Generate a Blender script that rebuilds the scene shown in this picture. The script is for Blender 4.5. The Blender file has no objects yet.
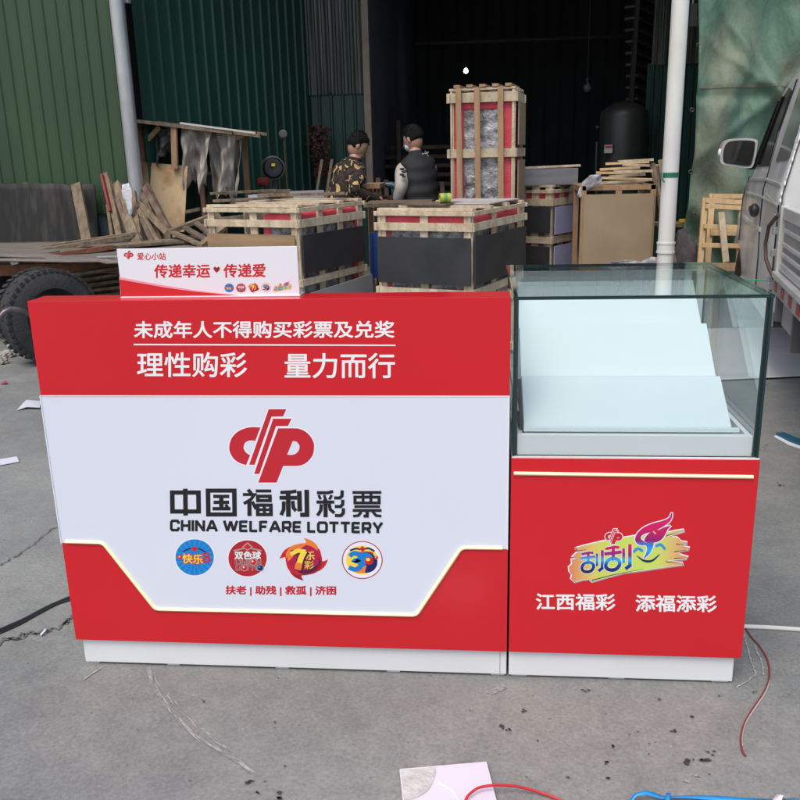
import bpy, bmesh, math, random
from mathutils import Vector as V, Matrix
from mathutils.geometry import tessellate_polygon
random.seed(7)
S = bpy.context.scene
COL = S.collection
R = math.radians

# ---------------------------------------------------------------- camera
CX, CY, CZ = -0.0729, -1.9655, 1.3187
YAW, PIT, ROL, F = -0.0961, 0.2780, -0.0250, 861.3644
_c, _s = math.cos(YAW), math.sin(YAW)
_f0 = V((_s, _c, 0)); _r0 = V((_c, -_s, 0)); _u0 = V((0, 0, 1))
FWD = math.cos(PIT) * _f0 - math.sin(PIT) * _u0
_u = math.cos(PIT) * _u0 + math.sin(PIT) * _f0
RT = math.cos(ROL) * _r0 + math.sin(ROL) * _u
UP = -math.sin(ROL) * _r0 + math.cos(ROL) * _u
CP = V((CX, CY, CZ))
cam = bpy.data.cameras.new('camera'); co = bpy.data.objects.new('camera', cam); COL.objects.link(co)
M = Matrix((RT, UP, -FWD)).transposed().to_4x4(); M.translation = CP
co.matrix_world = M
cam.lens = 36 * F / 800; cam.sensor_width = 36; cam.clip_end = 600; cam.clip_start = .05
S.camera = co

def ray(px, py):
    return FWD + RT * ((px - 400) / F) - UP * ((py - 400) / F)
def at(px, py, Y):            # point of the place seen at a photo pixel, at depth Y
    r = ray(px, py); return CP + r * ((Y - CY) / r.y)
def gz(px, py, z=0.0):        # point at height z
    r = ray(px, py); return CP + r * ((z - CZ) / r.z)

# ---------------------------------------------------------------- materials
MATS = {}
def lin(c):
    return tuple((x / 12.92 if x <= .04045 else ((x + .055) / 1.055) ** 2.4) for x in c)
def mat(name, col, rough=.6, metal=0, col2=None, nscale=6, stretch=(1, 1, 1), bump=0, bscale=40, spec=.5,
        contrast=(.35, .65), rnd=0.0, coat=0, rvar=0, emit=None, estr=1, detail=6, fine=0):
    if name in MATS: return MATS[name]
    m = bpy.data.materials.new(name); m.use_nodes = True
    nt = m.node_tree; N = nt.nodes; L = nt.links
    b = N['Principled BSDF']
    b.inputs['Base Color'].default_value = (*col, 1); b.inputs['Roughness'].default_value = rough
    b.inputs['Metallic'].default_value = metal; b.inputs['Specular IOR Level'].default_value = spec
    b.inputs['Coat Weight'].default_value = coat; b.inputs['Coat Roughness'].default_value = .08
    tc = N.new('ShaderNodeTexCoord'); mp = N.new('ShaderNodeMapping'); mp.inputs['Scale'].default_value = stretch
    L.new(tc.outputs['Object'], mp.inputs['Vector'])
    out = None
    if col2 is not None:
        n = N.new('ShaderNodeTexNoise'); n.inputs['Scale'].default_value = nscale; n.inputs['Detail'].default_value = detail
        L.new(mp.outputs[0], n.inputs['Vector'])
        r = N.new('ShaderNodeValToRGB'); r.color_ramp.elements[0].position = contrast[0]; r.color_ramp.elements[1].position = contrast[1]
        r.color_ramp.elements[0].color = (*col, 1); r.color_ramp.elements[1].color = (*col2, 1)
        L.new(n.outputs['Fac'], r.inputs[0]); out = r.outputs[0]
        if rvar:
            mr = N.new('ShaderNodeMapRange'); mr.inputs['To Min'].default_value = rough - rvar; mr.inputs['To Max'].default_value = rough + rvar
            L.new(n.outputs['Fac'], mr.inputs[0]); L.new(mr.outputs[0], b.inputs['Roughness'])
    if rnd:
        oi = N.new('ShaderNodeObjectInfo'); mr = N.new('ShaderNodeMapRange')
        mr.inputs['To Min'].default_value = 1 - rnd; mr.inputs['To Max'].default_value = 1 + rnd * .6
        L.new(oi.outputs['Random'], mr.inputs[0])
        hs = N.new('ShaderNodeHueSaturation'); hs.inputs['Color'].default_value = (*col, 1)
        if out: L.new(out, hs.inputs['Color'])
        L.new(mr.outputs[0], hs.inputs['Value']); out = hs.outputs[0]
    if out: L.new(out, b.inputs['Base Color'])
    if bump:
        n2 = N.new('ShaderNodeTexNoise'); n2.inputs['Scale'].default_value = bscale; n2.inputs['Detail'].default_value = 5
        L.new(mp.outputs[0], n2.inputs['Vector'])
        bp = N.new('ShaderNodeBump'); bp.inputs['Strength'].default_value = bump; bp.inputs['Distance'].default_value = .02
        L.new(n2.outputs['Fac'], bp.inputs['Height']); L.new(bp.outputs[0], b.inputs['Normal'])
    if emit:
        b.inputs['Emission Color'].default_value = (*emit, 1); b.inputs['Emission Strength'].default_value = estr
    MATS[name] = m
    return m

RED = mat('red_laminate', (.64, .017, .027), .22, col2=(.61, .016, .025), nscale=2, bump=.012, bscale=3, spec=.4, rvar=.09)
REDD = mat('red_foam', (.70, .075, .11), .5, col2=(.60, .05, .08), nscale=9, bump=.5, bscale=14)
WHITE = mat('white_laminate', (.76, .78, .80), .4, col2=(.72, .74, .76), nscale=3)
ACRY = mat('white_acrylic', (.74, .77, .88), .22, col2=(.72, .755, .88), nscale=2, spec=.5, rvar=.08)
SIGNW = mat('sign_acrylic', (.80, .80, .86), .3)
RISER = mat('riser_board', (.66, .765, .79), .45, col2=(.64, .75, .775), nscale=4)
CREAM = mat('cream_diffuser', (.97, .94, .55), .5)
INK = mat('black_ink', (.012, .012, .015), .4)
INKW = mat('white_ink', (.86, .88, .90), .4)
INKR = mat('red_ink', (.55, .016, .03), .4)
def ink(n, c): return mat('ink_' + n, lin(c), .4)
BLUE = ink('blue', (.05, .50, .82)); BLUEL = ink('blue_light', (.15, .58, .88)); NAVY = ink('navy', (.08, .12, .38)); YEL = ink('yellow', (.98, .85, .28))
ORG = ink('orange', (.93, .50, .22)); MAG = ink('magenta', (.70, .08, .30)); CRIM = ink('crimson', (.80, .12, .16)); MAROON = ink('maroon', (.60, .09, .15))
DKRED = ink('dark_red', (.70, .12, .17)); GOLD = ink('gold', (.92, .72, .33)); PALE = ink('pale', (.93, .93, .97)); GREYI = ink('grey', (.66, .62, .62)); PLUM = ink('plum', (.32, .06, .25))
WOOD = mat('pale_pine', (.64, .54, .39), .75, col2=(.40, .31, .21), nscale=4, stretch=(4, 4, 1.6), contrast=(.38, .72), bump=.4, bscale=30, rnd=.12)
WOODN = mat('new_pine', (.70, .50, .28), .7, col2=(.60, .40, .20), nscale=5, stretch=(5, 5, 1.2), bump=.25, bscale=30, rnd=.1)
WOODB = mat('brown_pine', (.42, .27, .15), .75, col2=(.33, .20, .11), nscale=6, stretch=(6, 6, 1), bump=.3, bscale=30, rnd=.15)
OLDW = mat('weathered_timber', (.24, .18, .125), .85, col2=(.13, .10, .07), nscale=7, stretch=(3, 3, 1), bump=.5, bscale=40, rnd=.3)
OLDWL = mat('weathered_pale_timber', (.30, .225, .145), .85, col2=(.15, .115, .08), nscale=7, stretch=(3, 3, 1), bump=.5, bscale=40, rnd=.25)
BLKP = mat('black_board', (.020, .021, .025), .6, col2=(.032, .033, .037), nscale=5, bump=.05)
LAVP = mat('lavender_board', (.42, .43, .66), .5, col2=(.38, .39, .60), nscale=3)
GREYP = mat('grey_board', (.30, .31, .33), .6, col2=(.26, .27, .29), nscale=4)
BOARDN = mat('brown_board', (.33, .25, .16), .8, col2=(.29, .215, .135), nscale=4, bump=.05)
WRAP = mat('bubble_wrap', (.38, .38, .41), .18, col2=(.14, .14, .155), nscale=13, bump=1.0, bscale=26, spec=1, coat=.8, contrast=(.42, .58))
RUST = mat('rust', (.25, .09, .045), .8, col2=(.12, .06, .04), nscale=12, bump=.4)
RUBBER = mat('rubber', (.022, .023, .025), .75, col2=(.045, .044, .043), nscale=9, bump=.3, bscale=60)
DARKM = mat('dark_metal', (.05, .05, .055), .5, metal=.4, col2=(.035, .03, .03), nscale=8)
STEEL = mat('galvanised_steel', (.50, .51, .51), .34, metal=.45, col2=(.38, .40, .42), nscale=9, stretch=(1, 1, .4), rvar=.12, bump=.1, bscale=30)
PVC = mat('white_pvc', (.72, .72, .69), .4, col2=(.60, .59, .54), nscale=5, stretch=(1, 1, .35), contrast=(.5, .8))
PLASTB = mat('dark_plastic', (.02, .02, .022), .4)

def glass_mat(name, tint, r=.0, base=.03):
    m = bpy.data.materials.new(name); m.use_nodes = True; nt = m.node_tree; N = nt.nodes; L = nt.links; N.clear()
    o = N.new('ShaderNodeOutputMaterial'); mx = N.new('ShaderNodeMixShader'); t = N.new('ShaderNodeBsdfTransparent'); g = N.new('ShaderNodeBsdfGlossy')
    t.inputs[0].default_value = (*tint, 1); g.inputs['Roughness'].default_value = r; g.inputs['Color'].default_value = (.95, 1, .98, 1)
    fr = N.new('ShaderNodeFresnel'); ge = N.new('ShaderNodeNewGeometry'); mr = N.new('ShaderNodeMapRange'); mr.inputs['To Min'].default_value = 1.5; mr.inputs['To Max'].default_value = 1 / 1.5
    L.new(ge.outputs['Backfacing'], mr.inputs[0]); L.new(mr.outputs[0], fr.inputs['IOR'])
    L.new(fr.outputs[0], mx.inputs[0]); L.new(t.outputs[0], mx.inputs[1]); L.new(g.outputs[0], mx.inputs[2]); L.new(mx.outputs[0], o.inputs[0])
    MATS[name] = m; return m
GLASS = glass_mat('clear_glass', (.965, .985, .982))
GEDGE = mat('glass_edge', (.008, .030, .032), .12, spec=.7)
GEDGEL = mat('glass_edge_light', (.12, .24, .27), .15, spec=.7)
AUTOG = mat('dark_window', (.006, .007, .009), .22, spec=.12)

# ---------------------------------------------------------------- mesh helpers
class MB:
    def __init__(s): s.v = []; s.f = []; s.m = []
    def add(s, vs, fs, mi=0):
        k = len(s.v); s.v += [V(p) for p in vs]; s.f += [tuple(i + k for i in f) for f in fs]; s.m += [mi] * len(fs); return s
    def box(s, c, d, ax=None, mi=0):
        X, Y, Z = ax or (V((1, 0, 0)), V((0, 1, 0)), V((0, 0, 1))); c = V(c)
        P = [c + X * (d[0] / 2 * i) + Y * (d[1] / 2 * j) + Z * (d[2] / 2 * k) for k in (-1, 1) for j in (-1, 1) for i in (-1, 1)]
        return s.add(P, [(0, 2, 3, 1), (4, 5, 7, 6), (0, 1, 5, 4), (2, 6, 7, 3), (0, 4, 6, 2), (1, 3, 7, 5)], mi)
    def beam(s, a, b, w, t, up=(0, 0, 1), mi=0):
        a = V(a); b = V(b); d = (b - a); L = d.length; d.normalize(); up = V(up)
        if abs(d.dot(up)) > .95: up = V((0, 1, 0))
        sd = d.cross(up).normalized(); u = sd.cross(d)
        return s.box((a + b) / 2, (L, w, t), (d, sd, u), mi)
    def tube(s, pts, r, n=10, mi=0, cap=True):
        pts = [V(p) for p in pts]; rings = []
        prev = None
        for i, p in enumerate(pts):
            d = (pts[min(i + 1, len(pts) - 1)] - pts[max(i - 1, 0)]).normalized()
            if prev is None:
                a = V((0, 0, 1)) if abs(d.z) < .9 else V((1, 0, 0)); u = d.cross(a).normalized()
            else:
                u = (prev - d * prev.dot(d)).normalized()
            prev = u; w = d.cross(u); rr = r[i] if isinstance(r, (list, tuple)) else r
            rings.append([p + (u * math.cos(2 * math.pi * j / n) + w * math.sin(2 * math.pi * j / n)) * rr for j in range(n)])
        vs = [q for rg in rings for q in rg]; fs = []
        for i in range(len(pts) - 1):
            for j in range(n):
                fs.append((i * n + j, i * n + (j + 1) % n, (i + 1) * n + (j + 1) % n, (i + 1) * n + j))
        if cap: fs += [tuple(range(n))[::-1], tuple((len(pts) - 1) * n + j for j in range(n))]
        return s.add(vs, fs, mi)
    def lathe(s, prof, c, ax, n=32, mi=0):   # prof: (radius, height along ax)
        ax = V(ax).normalized(); a = V((0, 0, 1)) if abs(ax.z) < .9 else V((1, 0, 0)); u = ax.cross(a).normalized(); w = ax.cross(u); c = V(c)
        vs = [c + ax * h + (u * math.cos(2 * math.pi * j / n) + w * math.sin(2 * math.pi * j / n)) * r for r, h in prof for j in range(n)]
        fs = [(i * n + j, i * n + (j + 1) % n, (i + 1) * n + (j + 1) % n, (i + 1) * n + j) for i in range(len(prof) - 1) for j in range(n)]
        return s.add(vs, fs, mi)
    def prism(s, poly, off, mi=0):            # closed 3D polygon extruded by off
        off = V(off); n = len(poly); P = [V(p) for p in poly]
        tri = tessellate_polygon([P]); vs = P + [p + off for p in P]
        fs = [tuple(t) for t in tri] + [tuple(i + n for i in t)[::-1] for t in tri] + [(i, (i + 1) % n, (i + 1) % n + n, i + n) for i in range(n)]
        return s.add(vs, fs, mi)
    def flat(s, polys, mi=0):                 # polygon (first) with holes
        P = [[V(p) for p in q] for q in polys]; tri = tessellate_polygon(P)
        return s.add([p for q in P for p in q], [tuple(t) for t in tri], mi)
    def sheet(s, fn, nu, nv, mi=0):
        vs = [fn(i / nu, j / nv) for j in range(nv + 1) for i in range(nu + 1)]
        fs = [(j * (nu + 1) + i, j * (nu + 1) + i + 1, (j + 1) * (nu + 1) + i + 1, (j + 1) * (nu + 1) + i) for j in range(nv) for i in range(nu)]
        return s.add(vs, fs, mi)
    def build(s, name, m, parent=None, smooth=False, bevel=0, loc=None, solid=0):
        me = bpy.data.meshes.new(name)
        o = bpy.data.objects.new(name, me); COL.objects.link(o)
        if loc is None and parent is None and s.v:
            xs = [p.x for p in s.v]; ys = [p.y for p in s.v]; zs = [p.z for p in s.v]
            loc = V(((min(xs) + max(xs)) / 2, (min(ys) + max(ys)) / 2, min(zs)))
        if loc is not None: o.location = loc
        org = V(loc) if loc is not None else V((0, 0, 0))
        if parent is not None:
            o.parent = parent
            W = V(parent.get('_w', (0, 0, 0))); loc0 = org if loc is not None else W
            o.location = loc0 - W; o['_w'] = tuple(loc0); org = loc0
        else: o['_w'] = tuple(org)
        me.from_pydata([p - org for p in s.v], [], s.f); me.update()
        for q in (m if isinstance(m, (list, tuple)) else [m]): me.materials.append(q)
        for i, p in enumerate(me.polygons): p.material_index = s.m[i]
        bm = bmesh.new(); bm.from_mesh(me); bmesh.ops.recalc_face_normals(bm, faces=bm.faces)
        bm.to_mesh(me); bm.free()
        if smooth:
            for p in me.polygons: p.use_smooth = True
            if smooth != 'all':
                me.set_sharp_from_angle(angle=R(40))
        if solid:
            md = o.modifiers.new('s', 'SOLIDIFY'); md.thickness = solid; md.offset = 0
        if bevel:
            md = o.modifiers.new('b', 'BEVEL'); md.width = bevel; md.segments = 2; md.limit_method = 'ANGLE'; md.angle_limit = R(40)
        return o

def each(mb, name, m, parent, **k):
    par = list(range(len(mb.v)))
    def fd(i):
        while par[i] != i: par[i] = par[par[i]]; i = par[i]
        return i
    for f in mb.f:
        for q in f[1:]: par[fd(q)] = fd(f[0])
    gr = {}
    for f, mi in zip(mb.f, mb.m): gr.setdefault(fd(f[0]), []).append((f, mi))
    out = []
    for fs in gr.values():
        ids = sorted({i for f, _ in fs for i in f}); mp = {i: j for j, i in enumerate(ids)}
        q = MB(); q.v = [mb.v[i] for i in ids]; q.f = [tuple(mp[i] for i in f) for f, _ in fs]; q.m = [mi for _, mi in fs]
        out.append(q.build(name, m, parent, **k))
    return out
def thing(name, label, cat, loc=(0, 0, 0), group=None):
    o = bpy.data.objects.new(name, None); COL.objects.link(o); o.location = loc; o['_w'] = tuple(loc); o.empty_display_size = .1
    o['label'] = label; o['category'] = cat
    if group: o['group'] = group
    return o
def tag(o, label, cat, group=None):
    o['label'] = label; o['category'] = cat
    if group: o['group'] = group
    return o
def struct(o): o['kind'] = 'structure'; return o

# ---------------------------------------------------------------- printed graphics on a plane y = Y0 (thin vinyl)
LAYER = [0]
class Pl:
    def __init__(s, Y0): s.Y = Y0; s.n = 0
    def p(s, px, py, d=0):
        q = at(px, py, s.Y); return V((q.x, s.Y - .0002 - d, q.z))
    def lay(s): s.n += 1; return s.n * .000018
def text(pl, body, x0, x1, y0, y1, m, parent, off=.02, name='lettering', shear=0, skew=0, sp=1):
    """y0 top, y1 bottom photo rows; mesh of the writing fitted to that box on the panel."""
    cu = bpy.data.curves.new('t', 'FONT'); cu.body = body; cu.size = 1; cu.shear = shear; cu.space_character = sp
    o = bpy.data.objects.new('t', cu); COL.objects.link(o)
    bpy.context.view_layer.update()
    me = bpy.data.meshes.new_from_object(o.evaluated_get(bpy.context.evaluated_depsgraph_get()))
    bpy.data.objects.remove(o)
    if parent is not None: pl.n = 0
    xs = [v.co.x for v in me.vertices]; ys = [v.co.y for v in me.vertices]
    a, b, c, d = min(xs) - off, max(xs) + off, min(ys) - off, max(ys) + off
    mb = MB(); k8 = [(0, 0)] if off <= 0 else [(off * math.cos(i * math.pi / 4 + .39), off * math.sin(i * math.pi / 4 + .39)) for i in range(8)]
    fs = [tuple(p.vertices) for p in me.polygons]
    for ox, oy in k8:
        dd = pl.lay() * .3; P00 = pl.p(x0, y1, dd); P10 = pl.p(x1, y1 + skew, dd); P01 = pl.p(x0, y0, dd); P11 = pl.p(x1, y0 + skew, dd)
        mb.add([P00.lerp(P10, (v.co.x + ox - a) / (b - a)).lerp(P01.lerp(P11, (v.co.x + ox - a) / (b - a)), (v.co.y + oy - c) / (d - c)) for v in me.vertices], fs)
    bpy.data.meshes.remove(me)
    return mb.build(name, m, parent) if parent is not None else mb
def smoothpts(P, k=6, closed=False):
    out = []; n = len(P)
    for i in range(n if closed else n - 1):
        g = lambda j: V((*P[j % n], 0)) if closed else V((*P[max(0, min(n - 1, j))], 0))
        p0, p1, p2, p3 = g(i - 1), g(i), g(i + 1), g(i + 2)
        for t in range(k):
            t /= k
            q = .5 * ((2 * p1) + (p2 - p0) * t + (2 * p0 - 5 * p1 + 4 * p2 - p3) * t * t + (3 * p1 - p0 - 3 * p2 + p3) * t ** 3)
            out.append((q.x, q.y))
    if not closed: out.append(tuple(P[-1]))
    return out
def ribbon(P, w):
    """2D outline of a stroke with width w (number or list)."""
    n = len(P); L = []; Rr = []
    for i in range(n):
        a = V((*P[max(i - 1, 0)], 0)); b = V((*P[i], 0)); c = V((*P[min(i + 1, n - 1)], 0))
        d1 = (b - a).normalized() if i > 0 else (c - b).normalized(); d2 = (c - b).normalized() if i < n - 1 else d1
        t = (d1 + d2); t = t.normalized() if t.length > 1e-6 else d1; nn = V((-t.y, t.x, 0)); k = 1 / max(.5, nn.dot(V((-d1.y, d1.x, 0))))
        ww = (w[i] if isinstance(w, (list, tuple)) else w) / 2 * k
        L.append((b.x + nn.x * ww, b.y + nn.y * ww)); Rr.append((b.x - nn.x * ww, b.y - nn.y * ww))
    return L, Rr
class Art:
    """several drawn shapes (2D photo-pixel coordinates through fn) gathered in one printed mesh with several inks"""
    def __init__(s, pl, fn=None): s.pl = pl; pl.n = 0; s.mb = MB(); s.mats = []; s.fn = fn or (lambda x, y: (x, y))
    def mi(s, m):
        if m not in s.mats: s.mats.append(m)
        return s.mats.index(m)
    def P(s, pts, d): return [s.pl.p(*s.fn(*q), d) for q in pts]
    def poly(s, pts, m, holes=()):
        d = s.pl.lay(); s.mb.flat([s.P(pts, d)] + [s.P(h, d) for h in holes], s.mi(m))
    def stroke(s, pts, w, m):
        d = s.pl.lay(); L, Rr = ribbon(pts, w); n = len(L)
        s.mb.add(s.P(L, d) + s.P(Rr, d), [(i, i + 1, n + i + 1, n + i) for i in range(n - 1)], s.mi(m))
    def disc(s, x, y, rx, ry, m, n=40):
        s.poly([(x + rx * math.cos(2 * math.pi * i / n), y + ry * math.sin(2 * math.pi * i / n)) for i in range(n)], m)
    def txt(s, body, x0, x1, y0, y1, m, off=.02, shear=0, skew=0):
        a, b = s.fn(x0, y0); c, d = s.fn(x1, y1)
        q = text(s.pl, body, a, c, b, d, None, None, off, shear=shear, skew=skew); s.mb.add(q.v, q.f, s.mi(m))
    def build(s, name, parent): return s.mb.build(name, s.mats, parent)

C_L = [(298, 232), (240, 228), (180, 235), (110, 265), (60, 315), (37, 380), (42, 440), (75, 495), (120, 528), (178, 548), (212, 465), (180, 445), (160, 415), (158, 390), (170, 360), (200, 343), (230, 341), (255, 345)]
S1 = [(368, 77), (517, 77), (490, 138), (392, 140), (250, 545), (203, 545)]
S2 = [(405, 157), (560, 157), (532, 218), (430, 220), (290, 622), (245, 622)]
PO = [(447, 238), (610, 238), (665, 258), (715, 300), (745, 355), (750, 400), (738, 465), (695, 520), (645, 548), (600, 555), (490, 555), (435, 695), (280, 695)]
PH = [(570, 345), (600, 350), (620, 370), (628, 395), (618, 430), (590, 455), (560, 462), (523, 460)]
C_L = smoothpts(C_L[:10], 4) + smoothpts(C_L[10:], 4)
PO = PO[:1] + smoothpts(PO[1:10], 4) + PO[10:]
PH = smoothpts(PH, 4)
def emblem(pl, parent, x0, y0, sc, m, name='emblem', rim=None, art=None):
    """the red emblem; x0,y0 photo pixel of its drawing corner, sc pixels per drawing unit"""
    A = art or Art(pl)
    old = A.fn; base = old
    A.fn = lambda x, y: base(x0 + x * sc, y0 + y * sc)
    if rim:
        rw = 22 if sc > .1 else 60
        for q_ in (C_L, PO, S1, S2): A.stroke(q_ + [q_[0]], rw, rim)
    A.poly(C_L, m); A.poly(S1, m); A.poly(S2, m); A.poly(PO, m, [PH])
    A.fn = old
    if art is None: return A.build(name, parent)

# ---------------------------------------------------------------- world and sun
wd = bpy.data.worlds.new('World'); S.world = wd; wd.use_nodes = True
nt = wd.node_tree; sky = nt.nodes.new('ShaderNodeTexSky'); sky.sky_type = 'NISHITA'; sky.sun_disc = False
SE, SA = 60, 200          # sun elevation, azimuth measured from +Y clockwise
sky.sun_elevation = R(SE); sky.sun_rotation = R(SA); sky.air_density = 1.2; sky.dust_density = 3.5; sky.ozone_density = .9
nt.links.new(sky.outputs[0], nt.nodes['Background'].inputs[0]); nt.nodes['Background'].inputs[1].default_value = .15
sl = bpy.data.lights.new('sun', 'SUN'); so = bpy.data.objects.new('sun', sl); COL.objects.link(so)
sl.energy = 1.25; sl.angle = R(30); sl.color = (1, .93, .82)
sd = V((math.sin(R(SA)) * math.cos(R(SE)), math.cos(R(SA)) * math.cos(R(SE)), math.sin(R(SE))))
so.rotation_euler = sd.to_track_quat('Z', 'Y').to_euler()
S.view_settings.view_transform = 'Standard'; S.view_settings.look = 'None'; S.view_settings.exposure = .24; S.view_settings.gamma = 1
S.render.engine = 'CYCLES'; S.cycles.use_denoising = True; S.cycles.max_bounces = 10; S.cycles.transparent_max_bounces = 24
S.cycles.diffuse_bounces = 4; S.cycles.glossy_bounces = 6

# ---------------------------------------------------------------- ground
def ground_mat():
    m = bpy.data.materials.new('worn_concrete'); m.use_nodes = True; nt = m.node_tree; N = nt.nodes; L = nt.links
    b = N['Principled BSDF']; tc = N.new('ShaderNodeTexCoord')
    def noise(s, d=6, r=.6, w=None):
        n = N.new('ShaderNodeTexNoise'); n.inputs['Scale'].default_value = s; n.inputs['Detail'].default_value = d; n.inputs['Roughness'].default_value = r
        L.new((w or tc.outputs['Object']), n.inputs['Vector']); return n.outputs['Fac']
    def ramp(f, a, b_, c0, c1):
        r = N.new('ShaderNodeValToRGB'); r.color_ramp.elements[0].position = a; r.color_ramp.elements[1].position = b_
        r.color_ramp.elements[0].color = (*c0, 1); r.color_ramp.elements[1].color = (*c1, 1); L.new(f, r.inputs[0]); return r.outputs[0]
    def mix(f, a, b_, t='MIX'):
        x = N.new('ShaderNodeMix'); x.data_type = 'RGBA'; x.blend_type = t
        if isinstance(f, float): x.inputs[0].default_value = f
        else: L.new(f, x.inputs[0])
        L.new(a, x.inputs[6]); L.new(b_, x.inputs[7]); return x.outputs[2]
    base = ramp(noise(.55, 8, .62), .34, .66, (.190, .197, .196), (.278, .285, .276))
    mid = ramp(noise(3.2, 8, .7), .3, .72, (.76, .76, .765), (1.13, 1.12, 1.10))
    c = mix(1.0, base, mid, 'MULTIPLY')
    fine = ramp(noise(95, 4, .75), .3, .7, (.74, .74, .74), (1.26, 1.26, 1.26)); c = mix(1.0, c, fine, 'MULTIPLY')
    mid2 = ramp(noise(17, 6, .75), .33, .68, (.88, .88, .88), (1.1, 1.1, 1.09)); c = mix(1.0, c, mid2, 'MULTIPLY')
    # dark oil spots and pale specks
    vo = N.new('ShaderNodeTexVoronoi'); vo.inputs['Scale'].default_value = 30; vo.inputs['Randomness'].default_value = 1; L.new(tc.outputs['Object'], vo.inputs['Vector'])
    sp = N.new('ShaderNodeMath'); sp.operation = 'LESS_THAN'; sp.inputs[1].default_value = .085; L.new(vo.outputs['Distance'], sp.inputs[0])
    sel = N.new('ShaderNodeMath'); sel.operation = 'GREATER_THAN'; sel.inputs[1].default_value = .80
    sx = N.new('ShaderNodeSeparateColor'); L.new(vo.outputs['Color'], sx.inputs[0]); L.new(sx.outputs[0], sel.inputs[0])
    mu = N.new('ShaderNodeMath'); mu.operation = 'MULTIPLY'; L.new(sp.outputs[0], mu.inputs[0]); L.new(sel.outputs[0], mu.inputs[1])
    pr = ramp(sx.outputs[1], .25, .75, (.075, .07, .065), (.36, .35, .33))
    c = mix(mu.outputs[0], c, pr)
    # brownish stains
    st = ramp(noise(1.7, 5, .6), .60, .74, (0, 0, 0), (.30, .30, .30)); brown = N.new('ShaderNodeRGB'); brown.outputs[0].default_value = (.15, .132, .112, 1)
    sv = N.new('ShaderNodeSeparateColor'); L.new(st, sv.inputs[0]); c = mix(sv.outputs[0], c, brown.outputs[0])
    # long wavering pale wash marks
    mp = N.new('ShaderNodeMapping'); mp.inputs['Scale'].default_value = (.5, 2.6, 1); mp.inputs['Rotation'].default_value = (0, 0, .5); L.new(tc.outputs['Object'], mp.inputs[0])
    ws = ramp(noise(2.3, 7, .65, mp.outputs[0]), .52, .75, (0, 0, 0), (.28, .28, .28)); wv = N.new('ShaderNodeSeparateColor'); L.new(ws, wv.inputs[0])
    pale = N.new('ShaderNodeRGB'); pale.outputs[0].default_value = (.31, .31, .305, 1); c = mix(wv.outputs[0], c, pale.outputs[0])
    # hairline cracks
    v2 = N.new('ShaderNodeTexVoronoi'); v2.feature = 'DISTANCE_TO_EDGE'; v2.inputs['Scale'].default_value = .55
    nn = N.new('ShaderNodeTexNoise'); nn.inputs['Scale'].default_value = 3; nn.inputs['Detail'].default_value = 6; L.new(tc.outputs['Object'], nn.inputs['Vector'])
    ad = N.new('ShaderNodeVectorMath'); ad.operation = 'ADD'; scl = N.new('ShaderNodeVectorMath'); scl.operation = 'SCALE'; scl.inputs['Scale'].default_value = .35
    L.new(nn.outputs['Color'], scl.inputs[0]); L.new(scl.outputs[0], ad.inputs[0]); L.new(tc.outputs['Object'], ad.inputs[1]); L.new(ad.outputs[0], v2.inputs['Vector'])
    ck = ramp(v2.outputs['Distance'], .0010, .0028, (.14, .14, .14), (0, 0, 0)); cs = N.new('ShaderNodeSeparateColor'); L.new(ck, cs.inputs[0])
    dk = N.new('ShaderNodeRGB'); dk.outputs[0].default_value = (.07, .065, .06, 1); c = mix(cs.outputs[0], c, dk.outputs[0])
    L.new(c, b.inputs['Base Color'])
    rr = N.new('ShaderNodeMapRange'); rr.inputs['To Min'].default_value = .55; rr.inputs['To Max'].default_value = .9; L.new(noise(2.2), rr.inputs[0]); L.new(rr.outputs[0], b.inputs['Roughness'])
    bp = N.new('ShaderNodeBump'); bp.inputs['Strength'].default_value = .35; bp.inputs['Distance'].default_value = .004; L.new(noise(60, 6, .7), bp.inputs['Height']); L.new(bp.outputs[0], b.inputs['Normal'])
    return m
g = MB().sheet(lambda u, v: V((-150 + 300 * u, -150 + 300 * v, 0)), 20, 20).build('ground', ground_mat(), loc=(0, 0, 0)); struct(g)

def crack(pts, w, seed, m, name='ground_crack', wig=.006, dens=14, br=True):
    rnd = random.Random(seed); mb = MB(); P = []
    for i in range(len(pts) - 1):
        a, b = V(pts[i]), V(pts[i + 1])
        for k in range(dens):
            q = a.lerp(b, k / dens) + V((rnd.gauss(0, wig), rnd.gauss(0, wig), 0)); P.append((q.x, q.y))
    P.append((pts[-1][0], pts[-1][1]))
    W = [max(.001, w * rnd.uniform(.25, 1.3)) for _ in P]; L, Q = ribbon(P, W); n = len(L)
    mb.add([V((*p, .004)) for p in L] + [V((*p, .004)) for p in Q], [(i, i + 1, n + i + 1, n + i) for i in range(n - 1)])
    if br:
        for _ in range(len(P) // 5):
            q = rnd.choice(P); x = q[0] + rnd.gauss(0, w * 2.2); y = q[1] + rnd.gauss(0, w * 2.2); r = rnd.uniform(.15, .5) * w
            mb.add([V((x + r * rnd.uniform(.4, 1) * math.cos(a), y + r * rnd.uniform(.4, 1) * math.sin(a), .0045)) for a in (0, 1.2, 2.5, 3.7, 5)], [(0, 1, 2, 3, 4)])
    return struct(mb.build(name, m))
CRK = mat('crack_dirt', (.10, .092, .08), .95, col2=(.17, .16, .145), nscale=30)
SCF = mat('chalk_scuff', (.46, .455, .44), .9, col2=(.32, .315, .31), nscale=70, contrast=(.45, .55))
crack([gz(0, 566), gz(22, 553), gz(45, 535), gz(66, 522)], .005, 1, CRK)
crack([gz(-20, 652), gz(10, 640), gz(35, 634), gz(60, 628), gz(74, 614)], .010, 2, CRK, wig=.008)
CH = [gz(x, y) for x, y in smoothpts([(148, 668), (154, 684), (166, 704), (186, 727), (203, 742), (230, 757), (250, 771)], 14)]
m_ = MB(); rnd = random.Random(31)
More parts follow.
